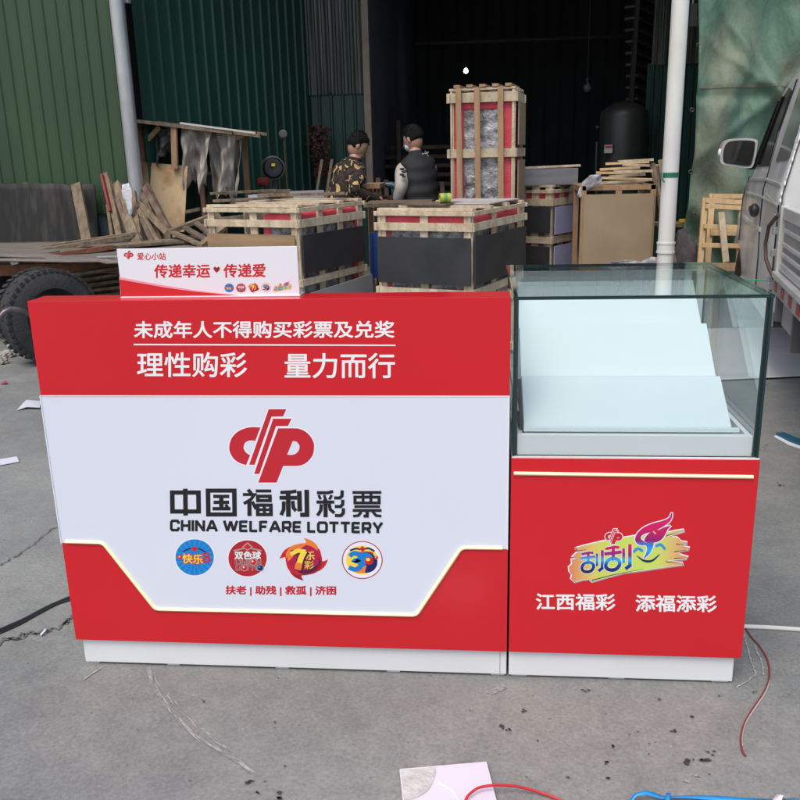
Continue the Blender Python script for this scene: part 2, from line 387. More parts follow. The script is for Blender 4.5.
for k in range(430):
    i = rnd.randrange(len(CH) - 4); d_ = (CH[i + 3] - CH[i]).normalized(); sd_ = V((-d_.y, d_.x, 0)); fr_ = i / len(CH); o_ = rnd.choice((-.004, -.003, 0, 0, .002, .002 + .016 * math.sin(3.1 * fr_), .004 + .022 * math.sin(3.1 * fr_))) + rnd.gauss(0, .0016)
    if math.sin(i * .35 + o_ * 400) + rnd.gauss(0, .6) < -.5: continue
   
    a = CH[i].lerp(CH[i + 1], rnd.random()) + sd_ * o_; L_ = rnd.uniform(.012, .055); w = rnd.uniform(.00015, .0006); z = .0042 + k * 1e-6
    m_.add([V((p.x, p.y, z)) for p in (a - sd_ * w, a + d_ * L_ * .5 - sd_ * w * 1.4, a + d_ * L_, a + d_ * L_ * .5 + sd_ * w * 1.4)], [(0, 1, 2, 3)])
struct(m_.build('chalk_mark', SCF))
crack([gz(744, 636), gz(750, 660), gz(756, 676), gz(748, 682), gz(735, 689)], .003, 21, SCF, 'chalk_mark', wig=.001, br=False)
crack([gz(754, 646), gz(761, 662), gz(764, 676)], .003, 22, SCF, 'chalk_mark', wig=.001, br=False)
crack([gz(83, 681), gz(92, 675), gz(104, 667)], .004, 23, SCF, 'chalk_mark', wig=.0006, br=False)
for k in range(5): crack([gz(486 + k * 1.5, 694 + k * .4), gz(495 + k * 1.6, 690 + k * .4), gz(503 + k * 1.2, 686 + k * .5)], .0022, 24 + k, SCF, 'chalk_mark', wig=.0012, dens=5, br=False)
crack([gz(682, 782), gz(690, 784)], .003, 25, SCF, 'chalk_mark', wig=.001, br=False)
crack([gz(692, 776), gz(700, 778)], .003, 26, SCF, 'chalk_mark', wig=.001, br=False)
OIL = mat('dirt_spot', (.05, .045, .04), .7)
mb = MB(); rnd = random.Random(5)
def blot(x, y, r):
    c = gz(x, y); n = 9
    mb.add([V((c.x + r * rnd.uniform(.5, 1.1) * math.cos(6.283 * k / n), c.y + .8 * r * rnd.uniform(.5, 1.1) * math.sin(6.283 * k / n), .0042)) for k in range(n)], [tuple(range(n))])
for x, y, r in [(504, 729, 7), (509, 731, 4), (524, 712, 4), (585, 692, 6), (676, 731, 5), (671, 733, 4), (691, 717, 5), (709, 752, 6), (712, 756, 3), (693, 763, 8), (707, 761, 8), (607, 763, 5), (609, 780, 4), (613, 748, 4), (648, 755, 3), (660, 700, 3), (720, 697, 3),
                (204, 702, 3), (276, 724, 3), (274, 729, 2), (300, 726, 2), (285, 767, 3), (249, 783, 5), (252, 782, 3), (265, 783, 2), (279, 798, 8), (258, 794, 3), (190, 782, 2), (132, 701, 2), (138, 731, 2), (630, 736, 2), (538, 742, 2), (757, 692, 2), (753, 693, 2), (760, 467, 3), (777, 485, 6), (765, 447, 5), (783, 486, 3), (771, 425, 2), (18, 430, 3), (30, 570, 2), (40, 470, 2), (650, 745, 2), (567, 778, 3), (470, 712, 2)]:
    for q_ in range(3): blot(x + rnd.gauss(0, r * .35), y + rnd.gauss(0, r * .2), r * .0018 * rnd.uniform(.25, .75))
for _ in range(150): blot(rnd.uniform(-50, 850), rnd.uniform(690, 830), rnd.uniform(.0007, .002))
struct(mb.build('ground_spots', OIL))

# ---------------------------------------------------------------- the lottery counter
W_, RW = 1.1558, .5804; ZB, ZC = .0823, .6142; G = .003
ct = thing('counter', 'red and white lottery counter with black headline lettering and small sign on top', 'counter', (-W_ / 2, .2, 0))
pl = Pl(0)
def prj(px, py): return V((at(px, py, 0).x, 0, at(px, py, 0).z))
xl, xr = -W_, -G
zsplit = at(280, 396, 0).z
# carcass behind the front skins
MB().box(((xl + xr) / 2, .0425 + .009, (1 + .70) / 2), (W_ - G, .067, .30)).build('parapet', RED, ct, bevel=.001)
cb = MB(); cb.box(((xl + xr) / 2, .235, (ZB + .70) / 2), (W_ - G, .434, .70 - ZB)); cb.build('carcass', WHITE, ct)
MB().box(((xl + xr) / 2, .27, .712), (W_ + .01, .37, .022)).build('worktop', mat('grey_worktop', (.35, .34, .33), .4), ct, bevel=.002)
# strip line on the panel (drawn shape of the lower red panel)
a1 = prj(62, 543.3); TL = prj(102.5, 544.2); BL = prj(154.5, 610.5); BR = prj(417, 616.5); TR = prj(462, 549.5); a2 = prj(508, 549.5)
def fp(q, y=0): return V((q.x, y, q.z))
low = [V((xl, 0, ZB)), V((xr, 0, ZB)), V((xr, 0, a2.z)), fp(TR), fp(BR), fp(BL), fp(TL), V((xl, 0, a1.z))]
MB().prism(low, (0, .018, 0)).build('skirt_panel', RED, ct, bevel=.0006)
wh = [V((xl, 0, a1.z + .0008)), fp(TL + V((0, 0, .0008))), fp(BL + V((0, 0, .0008))), fp(BR + V((0, 0, .0008))), fp(TR + V((0, 0, .0008))), V((xr, 0, a2.z + .0008)), V((xr, 0, zsplit - .0008)), V((xl, 0, zsplit - .0008))]
face = MB().prism(wh, (0, .018, 0)).build('face_panel', ACRY, ct, bevel=.0006)
head = MB().box(((xl + xr) / 2, .009, (zsplit + 1) / 2), (xr - xl, .018, 1 - zsplit)).build('header_panel', RED, ct, bevel=.0008)
MB().box(((xl + xr) / 2, -.0006, zsplit), (xr - xl, .0012, .0022)).build('joint_trim', INKW, ct)
# vertical white edge trims
each(MB().box((xl - .0012, .006, (a1.z + zsplit) / 2), (.0024, .016, zsplit - a1.z)).box((xr - .0012, -.0008, (a2.z + zsplit) / 2), (.0024, .0016, zsplit - a2.z)), 'edge_trim', INKW, ct)
# cream light strip
def strip(pts, w, parent, name='light_strip'):
    q = [(p.x, p.z) for p in pts]
    out = [q[0]]
    for i in range(1, len(q) - 1):   # round the bends
        a, b, c = V((*q[i - 1], 0)), V((*q[i], 0)), V((*q[i + 1], 0)); d = .012
        p = b + (a - b).normalized() * d; r = b + (c - b).normalized() * d
        for t in (0, .25, .5, .75, 1):
            z = p.lerp(b, t).lerp(b.lerp(r, t), t); out.append((z.x, z.y))
    out.append(q[-1]); L, Rr = ribbon(out, w); n = len(L); mb = MB()
    def row(P, y): return [V((x, y, z)) for x, z in P]
    mid = [((a[0] + b[0]) / 2, (a[1] + b[1]) / 2) for a, b in zip(L, Rr)]
    q1 = [((a[0] * .8 + b[0] * .2), (a[1] * .8 + b[1] * .2)) for a, b in zip(L, Rr)]; q2 = [((a[0] * .2 + b[0] * .8), (a[1] * .2 + b[1] * .8)) for a, b in zip(L, Rr)]
    rows = [row(L, .001), row(L, -.0025), row(q1, -.005), row(mid, -.006), row(q2, -.005), row(Rr, -.0025), row(Rr, .001)]
    vs = [p for r_ in rows for p in r_]; fs = [(k * n + i, k * n + i + 1, (k + 1) * n + i + 1, (k + 1) * n + i) for k in range(6) for i in range(n - 1)]
    fs += [tuple(k * n for k in range(7)), tuple(k * n + n - 1 for k in range(7))]
    return mb.add(vs, fs).build(name, CREAM, parent, smooth=True)
e0 = prj(65.8, 541.6); e1 = prj(502.5, 548)
strip([fp(e0), fp(prj(103, 542.6)), fp(prj(155.5, 609)), fp(prj(416.5, 615)), fp(prj(461.5, 547.5)), e1], .0085, ct)
# plinth
MB().box(((xl + .012 + xr) / 2, .235, (.006 + ZB) / 2), (xr - xl - .012, .444, ZB - .008)).build('plinth', WHITE, ct, bevel=.002)
fm = MB()
for x in (xl + .03, -.9, -.6, -.3, -.025): fm.box((x, .035, .003), (.035, .03, .006))
each(fm, 'plinth_foot', WHITE, ct)
MB().box((-.020, .0123, .041), (.0012, .0012, .07)).build('plinth_joint', GREYI, ct)
# header lettering
text(pl, '未成年人不得购买彩票及兑奖', 134, 394.5, 321, 338.3, INKW, head, .022, skew=-.3)
text(pl, '理性购彩', 137, 247, 352, 377, INKW, head, .014, skew=.3)
text(pl, '量力而行', 284.5, 395, 353, 378.3, INKW, head, .014)
A = Art(pl); A.poly([(133.6, 343.8), (395.5, 344.6), (395.5, 346), (133.6, 345.2)], INKW); A.build('underline', head)
# emblem
emblem(pl, face, 225, 400, 1 / 8.42, INKR, rim=PALE)
# headline characters (drawn strokes on a 10 x 10 grid)
def glyphs(spec, wk):
    A = Art(pl)
    for gi, ((x0, x1, y0, y1), sts) in enumerate(spec):
        wk = (1.8, 1.75, 1.55, 1.7, 1.55, 1.42)[gi]
        A.fn = lambda x, y, x0=x0, x1=x1, y0=y0, y1=y1: (x0 + 2 + (x1 - x0 - 4) * x / 10 + .35 * (y / 10), y0 + 1.6 + (y1 - y0 - 3.2) * y / 10)
        segs = []
        for st in sts:
            w = wk
            if isinstance(st[0], (int, float)): w, st = st[0] * wk / 1.45, st[1]
            if st[0] == st[-1]:
                e_ = w / 2
                for i_, (p_, q_) in enumerate(zip(st[:-1], st[1:])):
                    d_ = (V((*q_, 0)) - V((*p_, 0))).normalized() * (e_ if i_ % 2 == 0 else -e_); segs.append((w, [(p_[0] - d_.x, p_[1] - d_.y), (q_[0] + d_.x, q_[1] + d_.y)], True))
            else: segs.append((w, st, False))
        for w, st, done in segs:
            if done: A.stroke(st, w, INK); continue
            # extend ends so corners meet
            q = [V((*p, 0)) for p in st]; cl = (q[0] - q[-1]).length < .01
            e = w / 2
            if cl or True:
                q[0] = q[0] + (q[0] - q[1]).normalized() * (e * (1 if cl else .35)); q[-1] = q[-1] + (q[-1] - q[-2]).normalized() * (e * (1 if cl else .35))
            A.stroke([(p.x, p.y) for p in q], w, INK)
    return A
def rc(a, b, c, d): return [(a, b), (c, b), (c, d), (a, d), (a, b)]
SP = [
    ((170.2, 200.4, 488.5, 515.7), [rc(0, 1, 10, 8.9), [(5, -.3), (5, 10.3)]]),
    ((206, 236.3, 489, 516), [rc(0, 0, 10, 10), (1.2, [(2.2, 2.4), (7.8, 2.4)]), (1.2, [(2.3, 4.9), (7.7, 4.9)]), (1.2, [(1.9, 7.6), (8.2, 7.6)]), (1.4, [(5, 2.4), (5, 7.6)]), (1, [(6.7, 6), (7.5, 7.2)])]),
    ((242.2, 272.7, 489.3, 516.5), [(1.3, [(1.6, -.4), (2.6, .9)]), (1.2, [(-.3, 1.5), (3.8, 1.5), (2.6, 3.4), (0, 5.2)]), (1.5, [(1.9, 4), (1.9, 10.2)]), (1.2, [(3.1, 4.6), (4.3, 7.4)]),
        (1.2, [(4.6, 0), (10, 0)]), (1.3, rc(5.1, 2.2, 9.7, 4)), (1.3, rc(5, 5.9, 10, 9.8)), (1.1, [(7.5, 5.9), (7.5, 9.8)]), (1.1, [(5, 7.8), (10, 7.8)])]),
    ((279, 309.5, 489.5, 517), [(1.2, [(0, .5), (4, .3), (5.6, 0)]), (1.4, [(-.3, 2.7), (5.7, 2.7)]), (1.5, [(2.7, .4), (2.7, 10.2)]), (1.2, [(1, 4.4), (.9, 7.6), (0, 9.6)]), (1.2, [(4.4, 4.2), (4.6, 6.8), (5.4, 7.9)]),
        (1.5, [(6.9, .2), (7, 8)]), (1.5, [(9.7, -.3), (9.7, 9.7), (7.4, 9.7)])]),
    ((315.5, 345.5, 489.8, 517.5), [(1.2, [(0, .5), (4, .5), (5.8, 0)]), (1, [(.5, 1.6), (1.1, 3)]), (1, [(2.6, 1.6), (3, 3)]), (1, [(5.4, 1.6), (4.6, 3.1)]), (1.2, [(-.2, 4.3), (6.2, 4.3)]), (1.5, [(3, 3.4), (3, 10.2)]),
        (1.2, [(1.4, 5.4), (1.2, 7.6), (0, 9.6)]), (1.2, [(4.5, 5.2), (4.8, 7.3), (6.2, 8.6)]),
        (1.2, [(9.5, -.3), (9.4, 1.8), (8.6, 2.6), (6.6, 2.6)]), (1.2, [(9.7, 3.6), (9.6, 5.2), (8.8, 6.1), (6.8, 6.1)]), (1.2, [(9.9, 7), (9.8, 8.8), (8.9, 9.8), (6.8, 9.8)])]),
    ((351.8, 382, 490.2, 517.7), [(1.2, [(-.3, .2), (10.3, .2)]), (1.2, rc(.4, 2.1, 9.6, 4.5)), (1.1, [(3.5, .2), (3.5, 4.5)]), (1.1, [(6.5, .2), (6.5, 4.5)]), (1.1, [(.3, 6), (9.7, 6)]), (1.2, [(-.3, 7.6), (10.3, 7.6)]),
        (1.3, [(5, 7.6), (5, 9.9), (3.8, 9.9)]), (1.1, [(2.6, 8.4), (1.6, 9.7), (-.2, 9.9)]), (1.1, [(7.2, 8.2), (8.4, 9.7), (10.2, 9.9)])]),
]
glyphs(SP, 1.75).build('headline_lettering', face)
LT = {'C': [[(10, 3.2), (10, 1.6), (8.6, 0), (1.4, 0), (0, 1.6), (0, 8.4), (1.4, 10), (8.6, 10), (10, 8.4), (10, 6.8)]], 'H': [[(0, -1), (0, 11)], [(10, -1), (10, 11)], [(0, 5), (10, 5)]], 'I': [[(0, -1), (0, 11)]],
      'N': [[(0, 11), (0, -1)], [(.2, -.2), (9.8, 10.2)], [(10, 11), (10, -1)]], 'A': [[(-.4, 11), (4.6, -.6)], [(5.4, -.6), (10.4, 11)], [(2, 7), (8, 7)], [(4, -.1), (6, -.1)]], 'W': [[(-.2, -1), (2.4, 10.4)], [(2.6, 10.4), (4.9, -.4)], [(5.1, -.4), (7.4, 10.4)], [(7.6, 10.4), (10.2, -1)]],
      'E': [[(0, -1), (0, 11)], [(0, 0), (10.6, 0)], [(0, 5), (9.6, 5)], [(0, 10), (10.6, 10)]], 'L': [[(0, -1), (0, 11)], [(0, 10), (10.6, 10)]], 'F': [[(0, -1), (0, 11)], [(0, 0), (10.6, 0)], [(0, 5.2), (9.2, 5.2)]],
      'R': [[(0, 11), (0, -1)], [(0, 0), (8.4, 0), (9.8, 1.4), (9.8, 4.6), (8.4, 6), (0, 6)], [(5.6, 6), (10, 11)]], 'O': [[(5, 0), (8.6, 0), (10, 1.6), (10, 8.4), (8.6, 10), (5, 10)], [(5, 10), (1.4, 10), (0, 8.4), (0, 1.6), (1.4, 0), (5, 0)]],
      'T': [[(-.8, 0), (10.8, 0)], [(5, 0), (5, 11)]], 'Y': [[(-.4, -1), (5, 6)], [(10.4, -1), (5, 6)], [(5, 5), (5, 11)]]}
LW = {'I': 0, 'W': 13, 'A': 9.6, 'E': 7, 'L': 6.6, 'F': 6.8, 'T': 8.2, 'Y': 8.4, 'O': 8.6, 'N': 7.8}
def wideletters(body, x0, x1, ya, yb, yc, yd, wk, parent):
    """drawn wide capitals; ya,yb top rows at left and right, yc,yd bottom rows"""
    tot = sum((LW.get(c, 7.6) + 3.7) if c != ' ' else 4.6 for c in body) - 3.7; k = (x1 - x0) / tot; A = Art(pl); x = 0
    for c in body:
        if c == ' ': x += 4.6; continue
        w = LW.get(c, 7.6)
        for st in LT[c]:
            def fn_(a, b, x=x, w=w):
                X = x + a / 10 * w if c != 'I' else x + a; u = X / tot; return (x0 + X * k, ya + (yb - ya) * u + (b + 1) / 12 * ((yc - ya) + ((yd - yb) - (yc - ya)) * u))
            P_ = [fn_(a, b) for a, b in st]; A.stroke(P_, wk, INK)
        x += w + 3.7
    return A.build('latin_lettering', parent)
wideletters('CHINA WELFARE LOTTERY', 171.3, 381.8, 519.9, 522.4, 531, 532.9, 2.75, face)
text(pl, '扶老 | 助残 | 救孤 | 济困', 225.5, 336.3, 585.4, 595.8, INKR, face, .042, skew=.5)
# round game emblems
def badge_blue(pl, parent, cx, cy, r, sm=False):
    A = Art(pl, lambda x, y: (cx + x * r, cy + y * r * .94))
    A.disc(0, 0, 1.06, 1.06, PALE); A.disc(0, 0, 1, 1, BLUE)
    for k in range(20):
        a = k * 6.283 / 20; A.poly([(.3 * math.cos(a), .3 * math.sin(a)), (.97 * math.cos(a - .05), .97 * math.sin(a - .05)), (.97 * math.cos(a + .05), .97 * math.sin(a + .05))], BLUEL)
    A.stroke(smoothpts([(-.6, -.33), (-.3, -.47), (0, -.5), (.3, -.45), (.58, -.28)]), .07, NAVY)
    A.poly([(-.22, -.47), (-.02, -.62), (.2, -.47), (0, -.33)], CRIM)
    A.txt('快乐', -.68, .48, -.27, .37, CRIM, .09, shear=0, skew=1.2 * r / 19)
    A.disc(.62, -.14, .17, .15, CRIM); A.disc(.64, .12, .2, .17, CRIM); A.disc(.62, -.14, .08, .07, BLUE); A.disc(.64, .12, .1, .08, BLUE); A.disc(-.78, -.02, .12, .12, CRIM); A.disc(-.79, -.04, .05, .05, YEL)
    A.txt('快乐', -.64, .44, -.22, .32, YEL, .025, skew=1.2 * r / 19)
    return A.build('game_emblem', parent)
def badge_red(pl, parent, cx, cy, r):
    A = Art(pl, lambda x, y: (cx + x * r, cy + y * r * .94))
    A.disc(0, 0, 1.06, 1.06, PALE); A.disc(0, 0, 1, 1, DKRED)
    A.stroke(smoothpts([(-.72, -.42), (-.4, -.5), (0, -.58), (.4, -.5), (.72, -.42)]), .07, GREYI)
    A.poly([(-.3, -.62), (0, -.9), (.28, -.62), (0, -.42)], GREYI); A.poly([(-.22, -.62), (0, -.82), (.2, -.62), (0, -.48)], CRIM)
    A.txt('双色球', -.70, .72, -.42, .08, GREYI, .07); A.txt('双色球', -.68, .70, -.39, .05, INKW, .02)
    A.txt('UNION', -.66, .74, .08, .36, GREYI, .06); A.txt('UNION', -.64, .72, .11, .33, MAROON, 0)
    A.txt('LOTTO', -.62, .70, .38, .68, GREYI, .06); A.txt('LOTTO', -.60, .68, .41, .65, MAROON, 0)
    for x, y, m in ((.3, .2, CRIM), (-.16, .52, CRIM), (.66, .52, NAVY)):
        A.disc(x, y, .19, .19, GREYI); A.disc(x, y, .155, .155, m)
        A.disc(x - .04, y - .04, .05, .05, PALE if m is CRIM else BLUEL)
    return A.build('game_emblem', parent)
def badge_swirl(pl, parent, cx, cy, r):
    A = Art(pl, lambda x, y: (cx + x * r, cy + y * r * .88))
    for k, m in enumerate((CRIM, MAROON, CRIM, ORG)):
        a = k * math.pi / 2 + .1; ca, sa = math.cos(a), math.sin(a)
        sh = smoothpts([(.0, -.95), (.35, -.95), (.75, -.68), (.93, -.22), (1.0, .02), (1.28, -.12)], 5) + smoothpts([(1.28, -.12), (1.12, .35), (.8, .66), (.55, .6), (.3, .2)], 5)[1:]
        A.poly([(x * ca - y * sa, x * sa + y * ca) for x, y in sh], m)
    A.disc(.02, 0, .84, .86, MAG); A.poly(smoothpts([(-.3, .75), (.3, .6), (.75, .3), (.8, -.1), (.86, .2), (.6, .65), (.1, .86)], 4, True), PLUM)
    A.poly(smoothpts([(-.85, .1), (-.75, -.4), (-.35, -.75), (.1, -.85), (-.3, -.55), (-.6, -.1)], 5, True), ORG)
    A.stroke([(-.68, -.36), (.14, -.5)], .34, PLUM); A.stroke([(.06, -.5), (-.12, -.1), (-.28, .68)], .5, PLUM)
    A.stroke([(-.7, -.3), (-.3, -.52), (.1, -.46)], .24, YEL); A.stroke([(.04, -.5), (-.14, -.1), (-.24, .25)], .3, YEL); A.stroke([(-.24, .22), (-.33, .62)], .36, ORG)
    A.txt('乐', .06, .6, -.5, .08, PLUM, .08); A.txt('乐', .08, .58, -.47, .05, YEL, .025)
    A.txt('彩', -.0, .56, .06, .62, PLUM, .08); A.txt('彩', .02, .54, .09, .59, GOLD, .025)
    return A.build('game_emblem', parent)
def badge_ring(pl, parent, cx, cy, r):
    A = Art(pl, lambda x, y: (cx + x * r, cy + y * r * .93))
    A.disc(0, 0, 1, 1, DKRED); A.disc(0, 0, .95, .95, PALE); A.disc(-.02, .0, .78, .76, YEL)
    A.poly(smoothpts([(-.1, .1), (.45, -.3), (.74, .05), (.6, .5), (.2, .68), (-.4, .6)], 5, True), ORG)
    A.stroke(smoothpts([(-.6, -.5), (-.3, -.6), (0, -.55), (.3, -.62), (.6, -.46)]), .1, NAVY); A.poly([(-.16, -.58), (0, -.74), (.2, -.58), (.02, -.44)], CRIM)
    A.poly(smoothpts([(-.4, -.4), (.4, -.45), (.5, -.25), (-.3, -.2)], 4, True), CRIM)
    A.stroke(smoothpts([(-.62, -.2), (-.4, -.36), (-.14, -.28), (-.16, -.04), (-.36, .04), (-.12, .12), (-.08, .36), (-.36, .5), (-.66, .38)], 5), .24, BLUE)
    A.poly(smoothpts([(.02, -.4), (.4, -.36), (.7, -.08), (.72, .28), (.5, .58), (.14, .66), (.2, .3), (-.02, .2)], 5, True), NAVY)
    A.poly(smoothpts([(.0, -.4), (.36, -.34), (.5, -.1), (.2, 0), (.14, .3), (-.1, .35), (-.06, -.05)], 5, True), BLUE)
    A.disc(.33, .04, .21, .21, CRIM); A.disc(.28, -.03, .1, .09, YEL); A.disc(.68, -.13, .1, .1, CRIM); A.disc(.66, -.16, .04, .04, YEL)
    return A.build('game_emblem', parent)
badge_blue(pl, face, 194.7, 557.3, 19.2); badge_red(pl, face, 247.6, 558.3, 19.2); badge_swirl(pl, face, 303.8, 559.2, 19.0); badge_ring(pl, face, 362.3, 560, 20.4)

# ---------------------------------------------------------------- small sign on the parapet
YS = .04
sg = thing('counter_sign', 'small white sign with red wave and red lettering standing on the counter parapet', 'sign', (-.72, YS, 1.0))
c = [at(117, 249.5, YS), at(296.4, 245.6, YS), at(299.8, 291, YS), at(121.5, 297, YS)]
x0 = (c[0].x + c[3].x) / 2; x1 = (c[1].x + c[2].x) / 2; z1 = (c[0].z + c[1].z) / 2
sp = MB().box(((x0 + x1) / 2, YS + .003, (1.003 + z1) / 2), (x1 - x0, .006, z1 - 1.003)).build('face_plate', SIGNW, sg, bevel=.0008)
MB().box(((x0 + x1) / 2, YS + .02, 1.0017), (x1 - x0 + .004, .05, .003)).build('base_plate', SIGNW, sg, bevel=.0008)
ps = Pl(YS)
A = Art(ps)
wv = smoothpts([(118.8, 279), (140, 283), (165, 287.5), (195, 292), (222, 295), (240, 296)], 5)
zb_ = [(240, 296.4), (180, 296.6), (121.3, 296.6)]
A.poly([(119.2, 277), (140, 281), (165, 285.5), (195, 290.3), (240, 295.6), (120.6, 295)], ink('pink', (.93, .62, .68)))
A.poly([(119.4, 279.4), (140, 283), (165, 287.5), (195, 291.6), (222, 294.2), (240, 295.4), (180, 296), (121.2, 296.4)], CRIM)
A.build('wave', sp)
emblem(ps, sp, 123.4, 249.6, 10.2 / 760, CRIM)
text(ps, '爱心小站', 137, 166, 252.6, 260.2, CRIM, sp, .02)
text(ps, '传递幸运', 154, 210.3, 264.3, 278.3, CRIM, sp, .03, skew=-.6)
text(ps, '传递爱', 223.3, 265.6, 263.8, 277.8, CRIM, sp, .03, skew=-.5)
A = Art(ps, lambda x, y: (216.7 + x * 3.3, 269.6 + y * 3.3))
A.poly([(0, 1), (-.5, .5), (-.95, 0), (-.98, -.5), (-.7, -.85), (-.3, -.85), (0, -.45), (.3, -.85), (.7, -.85), (.98, -.5), (.95, 0), (.5, .5)], MAROON); A.build('heart', sp)
badge_blue(ps, sp, 229.2, 287.9, 4.7); badge_red(ps, sp, 241, 287.9, 4.8); badge_swirl(ps, sp, 253.8, 287.6, 4.6); badge_ring(ps, sp, 266, 287.4, 4.9)

# ---------------------------------------------------------------- scratch-card brush logo
def gradient(name, stops, z0, z1, axis='Z'):
    m = bpy.data.materials.new(name); m.use_nodes = True; nt = m.node_tree; N = nt.nodes; L = nt.links
    b = N['Principled BSDF']; b.inputs['Roughness'].default_value = .4
    tc = N.new('ShaderNodeNewGeometry'); sp_ = N.new('ShaderNodeSeparateXYZ'); mr = N.new('ShaderNodeMapRange'); r = N.new('ShaderNodeValToRGB')
    L.new(tc.outputs['Position'], sp_.inputs[0]); L.new(sp_.outputs[axis], mr.inputs[0]); mr.inputs['From Min'].default_value = z0; mr.inputs['From Max'].default_value = z1
    L.new(mr.outputs[0], r.inputs[0]); e = r.color_ramp.elements
    e[0].position = stops[0][0]; e[0].color = (*lin(stops[0][1]), 1); e[1].position = stops[-1][0]; e[1].color = (*lin(stops[-1][1]), 1)
    for p_, c_ in stops[1:-1]: q = e.new(p_); q.color = (*lin(c_), 1)
    L.new(r.outputs[0], b.inputs['Base Color']); return m
def brush_logo(pl, parent, cx, cy, s, name='brush_emblem'):
    """drawn in units of the 3.636x crop, centred on (395,200)"""
    k = s / 3.636
    A = Art(pl, lambda x, y: (cx + (x - 395) * k, cy + (y - 200) * k))
    def zz(v): return at(*A.fn(395, v), pl.Y).z
    def xx(v): return at(*A.fn(v, 200), pl.Y).x
    GR = gradient('brush_print', [(0, (.88, .50, .38)), (.2, (.86, .80, .42)), (.35, (.80, .88, .38)), (.75, (.80, .88, .42)), (.88, (.88, .72, .45)), (1, (.88, .58, .42))], xx(180), xx(612), 'X')
    GC = gradient('letter_print', [(0, (.12, .08, .35)), (.25, (.10, .25, .60)), (.42, (.15, .70, .92)), (.60, (.50, .15, .50)), (.8, (.80, .08, .40)), (1, (.85, .15, .42))], zz(262), zz(160))
    GF = gradient('flame_print', [(0, (.12, .30, .65)), (.18, (.12, .68, .92)), (.30, (.20, .50, .85)), (.40, (.55, .12, .45)), (.6, (.80, .08, .38)), (.9, (.85, .12, .42)), (1, (.65, .10, .35))], zz(210), zz(50))
    br = [(200, 176), (225, 168), (300, 150), (420, 130), (520, 122), (560, 113), (592, 108), (594, 114), (556, 126), (535, 132), (570, 136), (584, 150), (604, 153), (604, 160), (580, 164), (613, 172), (611, 180), (580, 186), (574, 196), (607, 206), (602, 214), (570, 216), (535, 222), (588, 228), (590, 235), (530, 243), (450, 255), (380, 264), (325, 278), (262, 296), (252, 287), (225, 290), (200, 297), (186, 284), (190, 270), (180, 258), (178, 243), (190, 232), (188, 216), (212, 212), (193, 204), (205, 192), (232, 186)]
    A.stroke(br + [br[0]], 9, PALE)
    sh = [(x + 2, y + 3) for x, y in br]; A.stroke(sh + [sh[0]], 4, GREYI); A.poly(br, GR)
    for q in ([(206, 186), (240, 180)], [(530, 130), (572, 120)], [(568, 160), (600, 164)], [(560, 188), (604, 182)], [(530, 224), (585, 230)], [(262, 292), (330, 274), (450, 250)], [(560, 212), (600, 210)]):
        A.stroke(q, [3.5, 1.2] if len(q) == 2 else [4, 3, 1], ink('shade_green', (.22, .25, .15)))
    # letter 1 and 2: drawn strokes
    def gua(x, y, w):
        q = lambda a, b: (x + a * w, y + b * w - a * w * .12)
        S_ = []
        S_ += [([q(-.05, .06), q(.3, .02), q(.52, .06)], .12), ([q(-.1, .26), q(.62, .26)], .14), ([q(.27, .02), q(.27, .5)], .14)]
        S_ += [(smoothpts([q(.25, .48), q(.46, .56), q(.54, .74), q(.42, .92), q(.22, .96), q(.02, .88), q(-.04, .72), q(.06, .54), q(.25, .48)], 5), .15)]
        S_ += [([q(.70, .12), q(.70, .72)], .12), ([q(.96, -.02), q(.96, .86), q(.78, .98)], .15)]
        return S_
    for (x, y, w) in ((228, 192, 74), (315, 172, 88)):
        for P_, ww in gua(x, y, w): A.stroke(P_, ww * w + 4, PALE)
        for P_, ww in gua(x, y, w): A.stroke(P_, ww * w, GC)
    # flame shaped last character with a smile
    cv = lambda P_: smoothpts([(x * .5454 + 163.6, y * .5454 + 18.2) for x, y in P_], 5, True)
    F1 = cv([(712, 48), (692, 84), (650, 104), (590, 120), (530, 145), (485, 183), (467, 225), (476, 252), (505, 268), (540, 264), (528, 243), (508, 228), (508, 208), (535, 190), (592, 174), (642, 150), (692, 116), (713, 80)])
    F2 = cv([(704, 138), (660, 148), (625, 166), (600, 192), (588, 178), (566, 182), (540, 208), (528, 238), (545, 250), (595, 250), (640, 232), (668, 195), (684, 162)])
    F3 = cv([(512, 252), (550, 250), (588, 248), (584, 285), (562, 325), (526, 354), (538, 326), (546, 292), (538, 268)])
    for fl in (F1, F2, F3): A.stroke(fl + [fl[0]], 7, PALE)
    for fl in (F1, F2, F3): A.poly(fl, GF)
    A.poly(cv([(592, 178), (606, 168), (626, 165), (612, 184)]), CRIM)
    A.stroke(smoothpts([(412, 190), (428, 176), (447, 186)], 5), [3] + [9] * 9 + [3], BLUEL); A.stroke(smoothpts([(492, 168), (512, 162), (528, 180)], 5), [3] + [9] * 9 + [3], BLUEL)
    sm_ = smoothpts([(425, 202), (450, 220), (480, 220), (508, 196)], 5); A.stroke(sm_, [2 + 6 * math.sin(math.pi * i / (len(sm_) - 1)) for i in range(len(sm_))], NAVY)
    emblem(pl, None, 306, 98, .088, CRIM, rim=PALE, art=A)
    return A.build(name, parent)
brush_logo(ps, sp, 282.6, 287.3, .155)

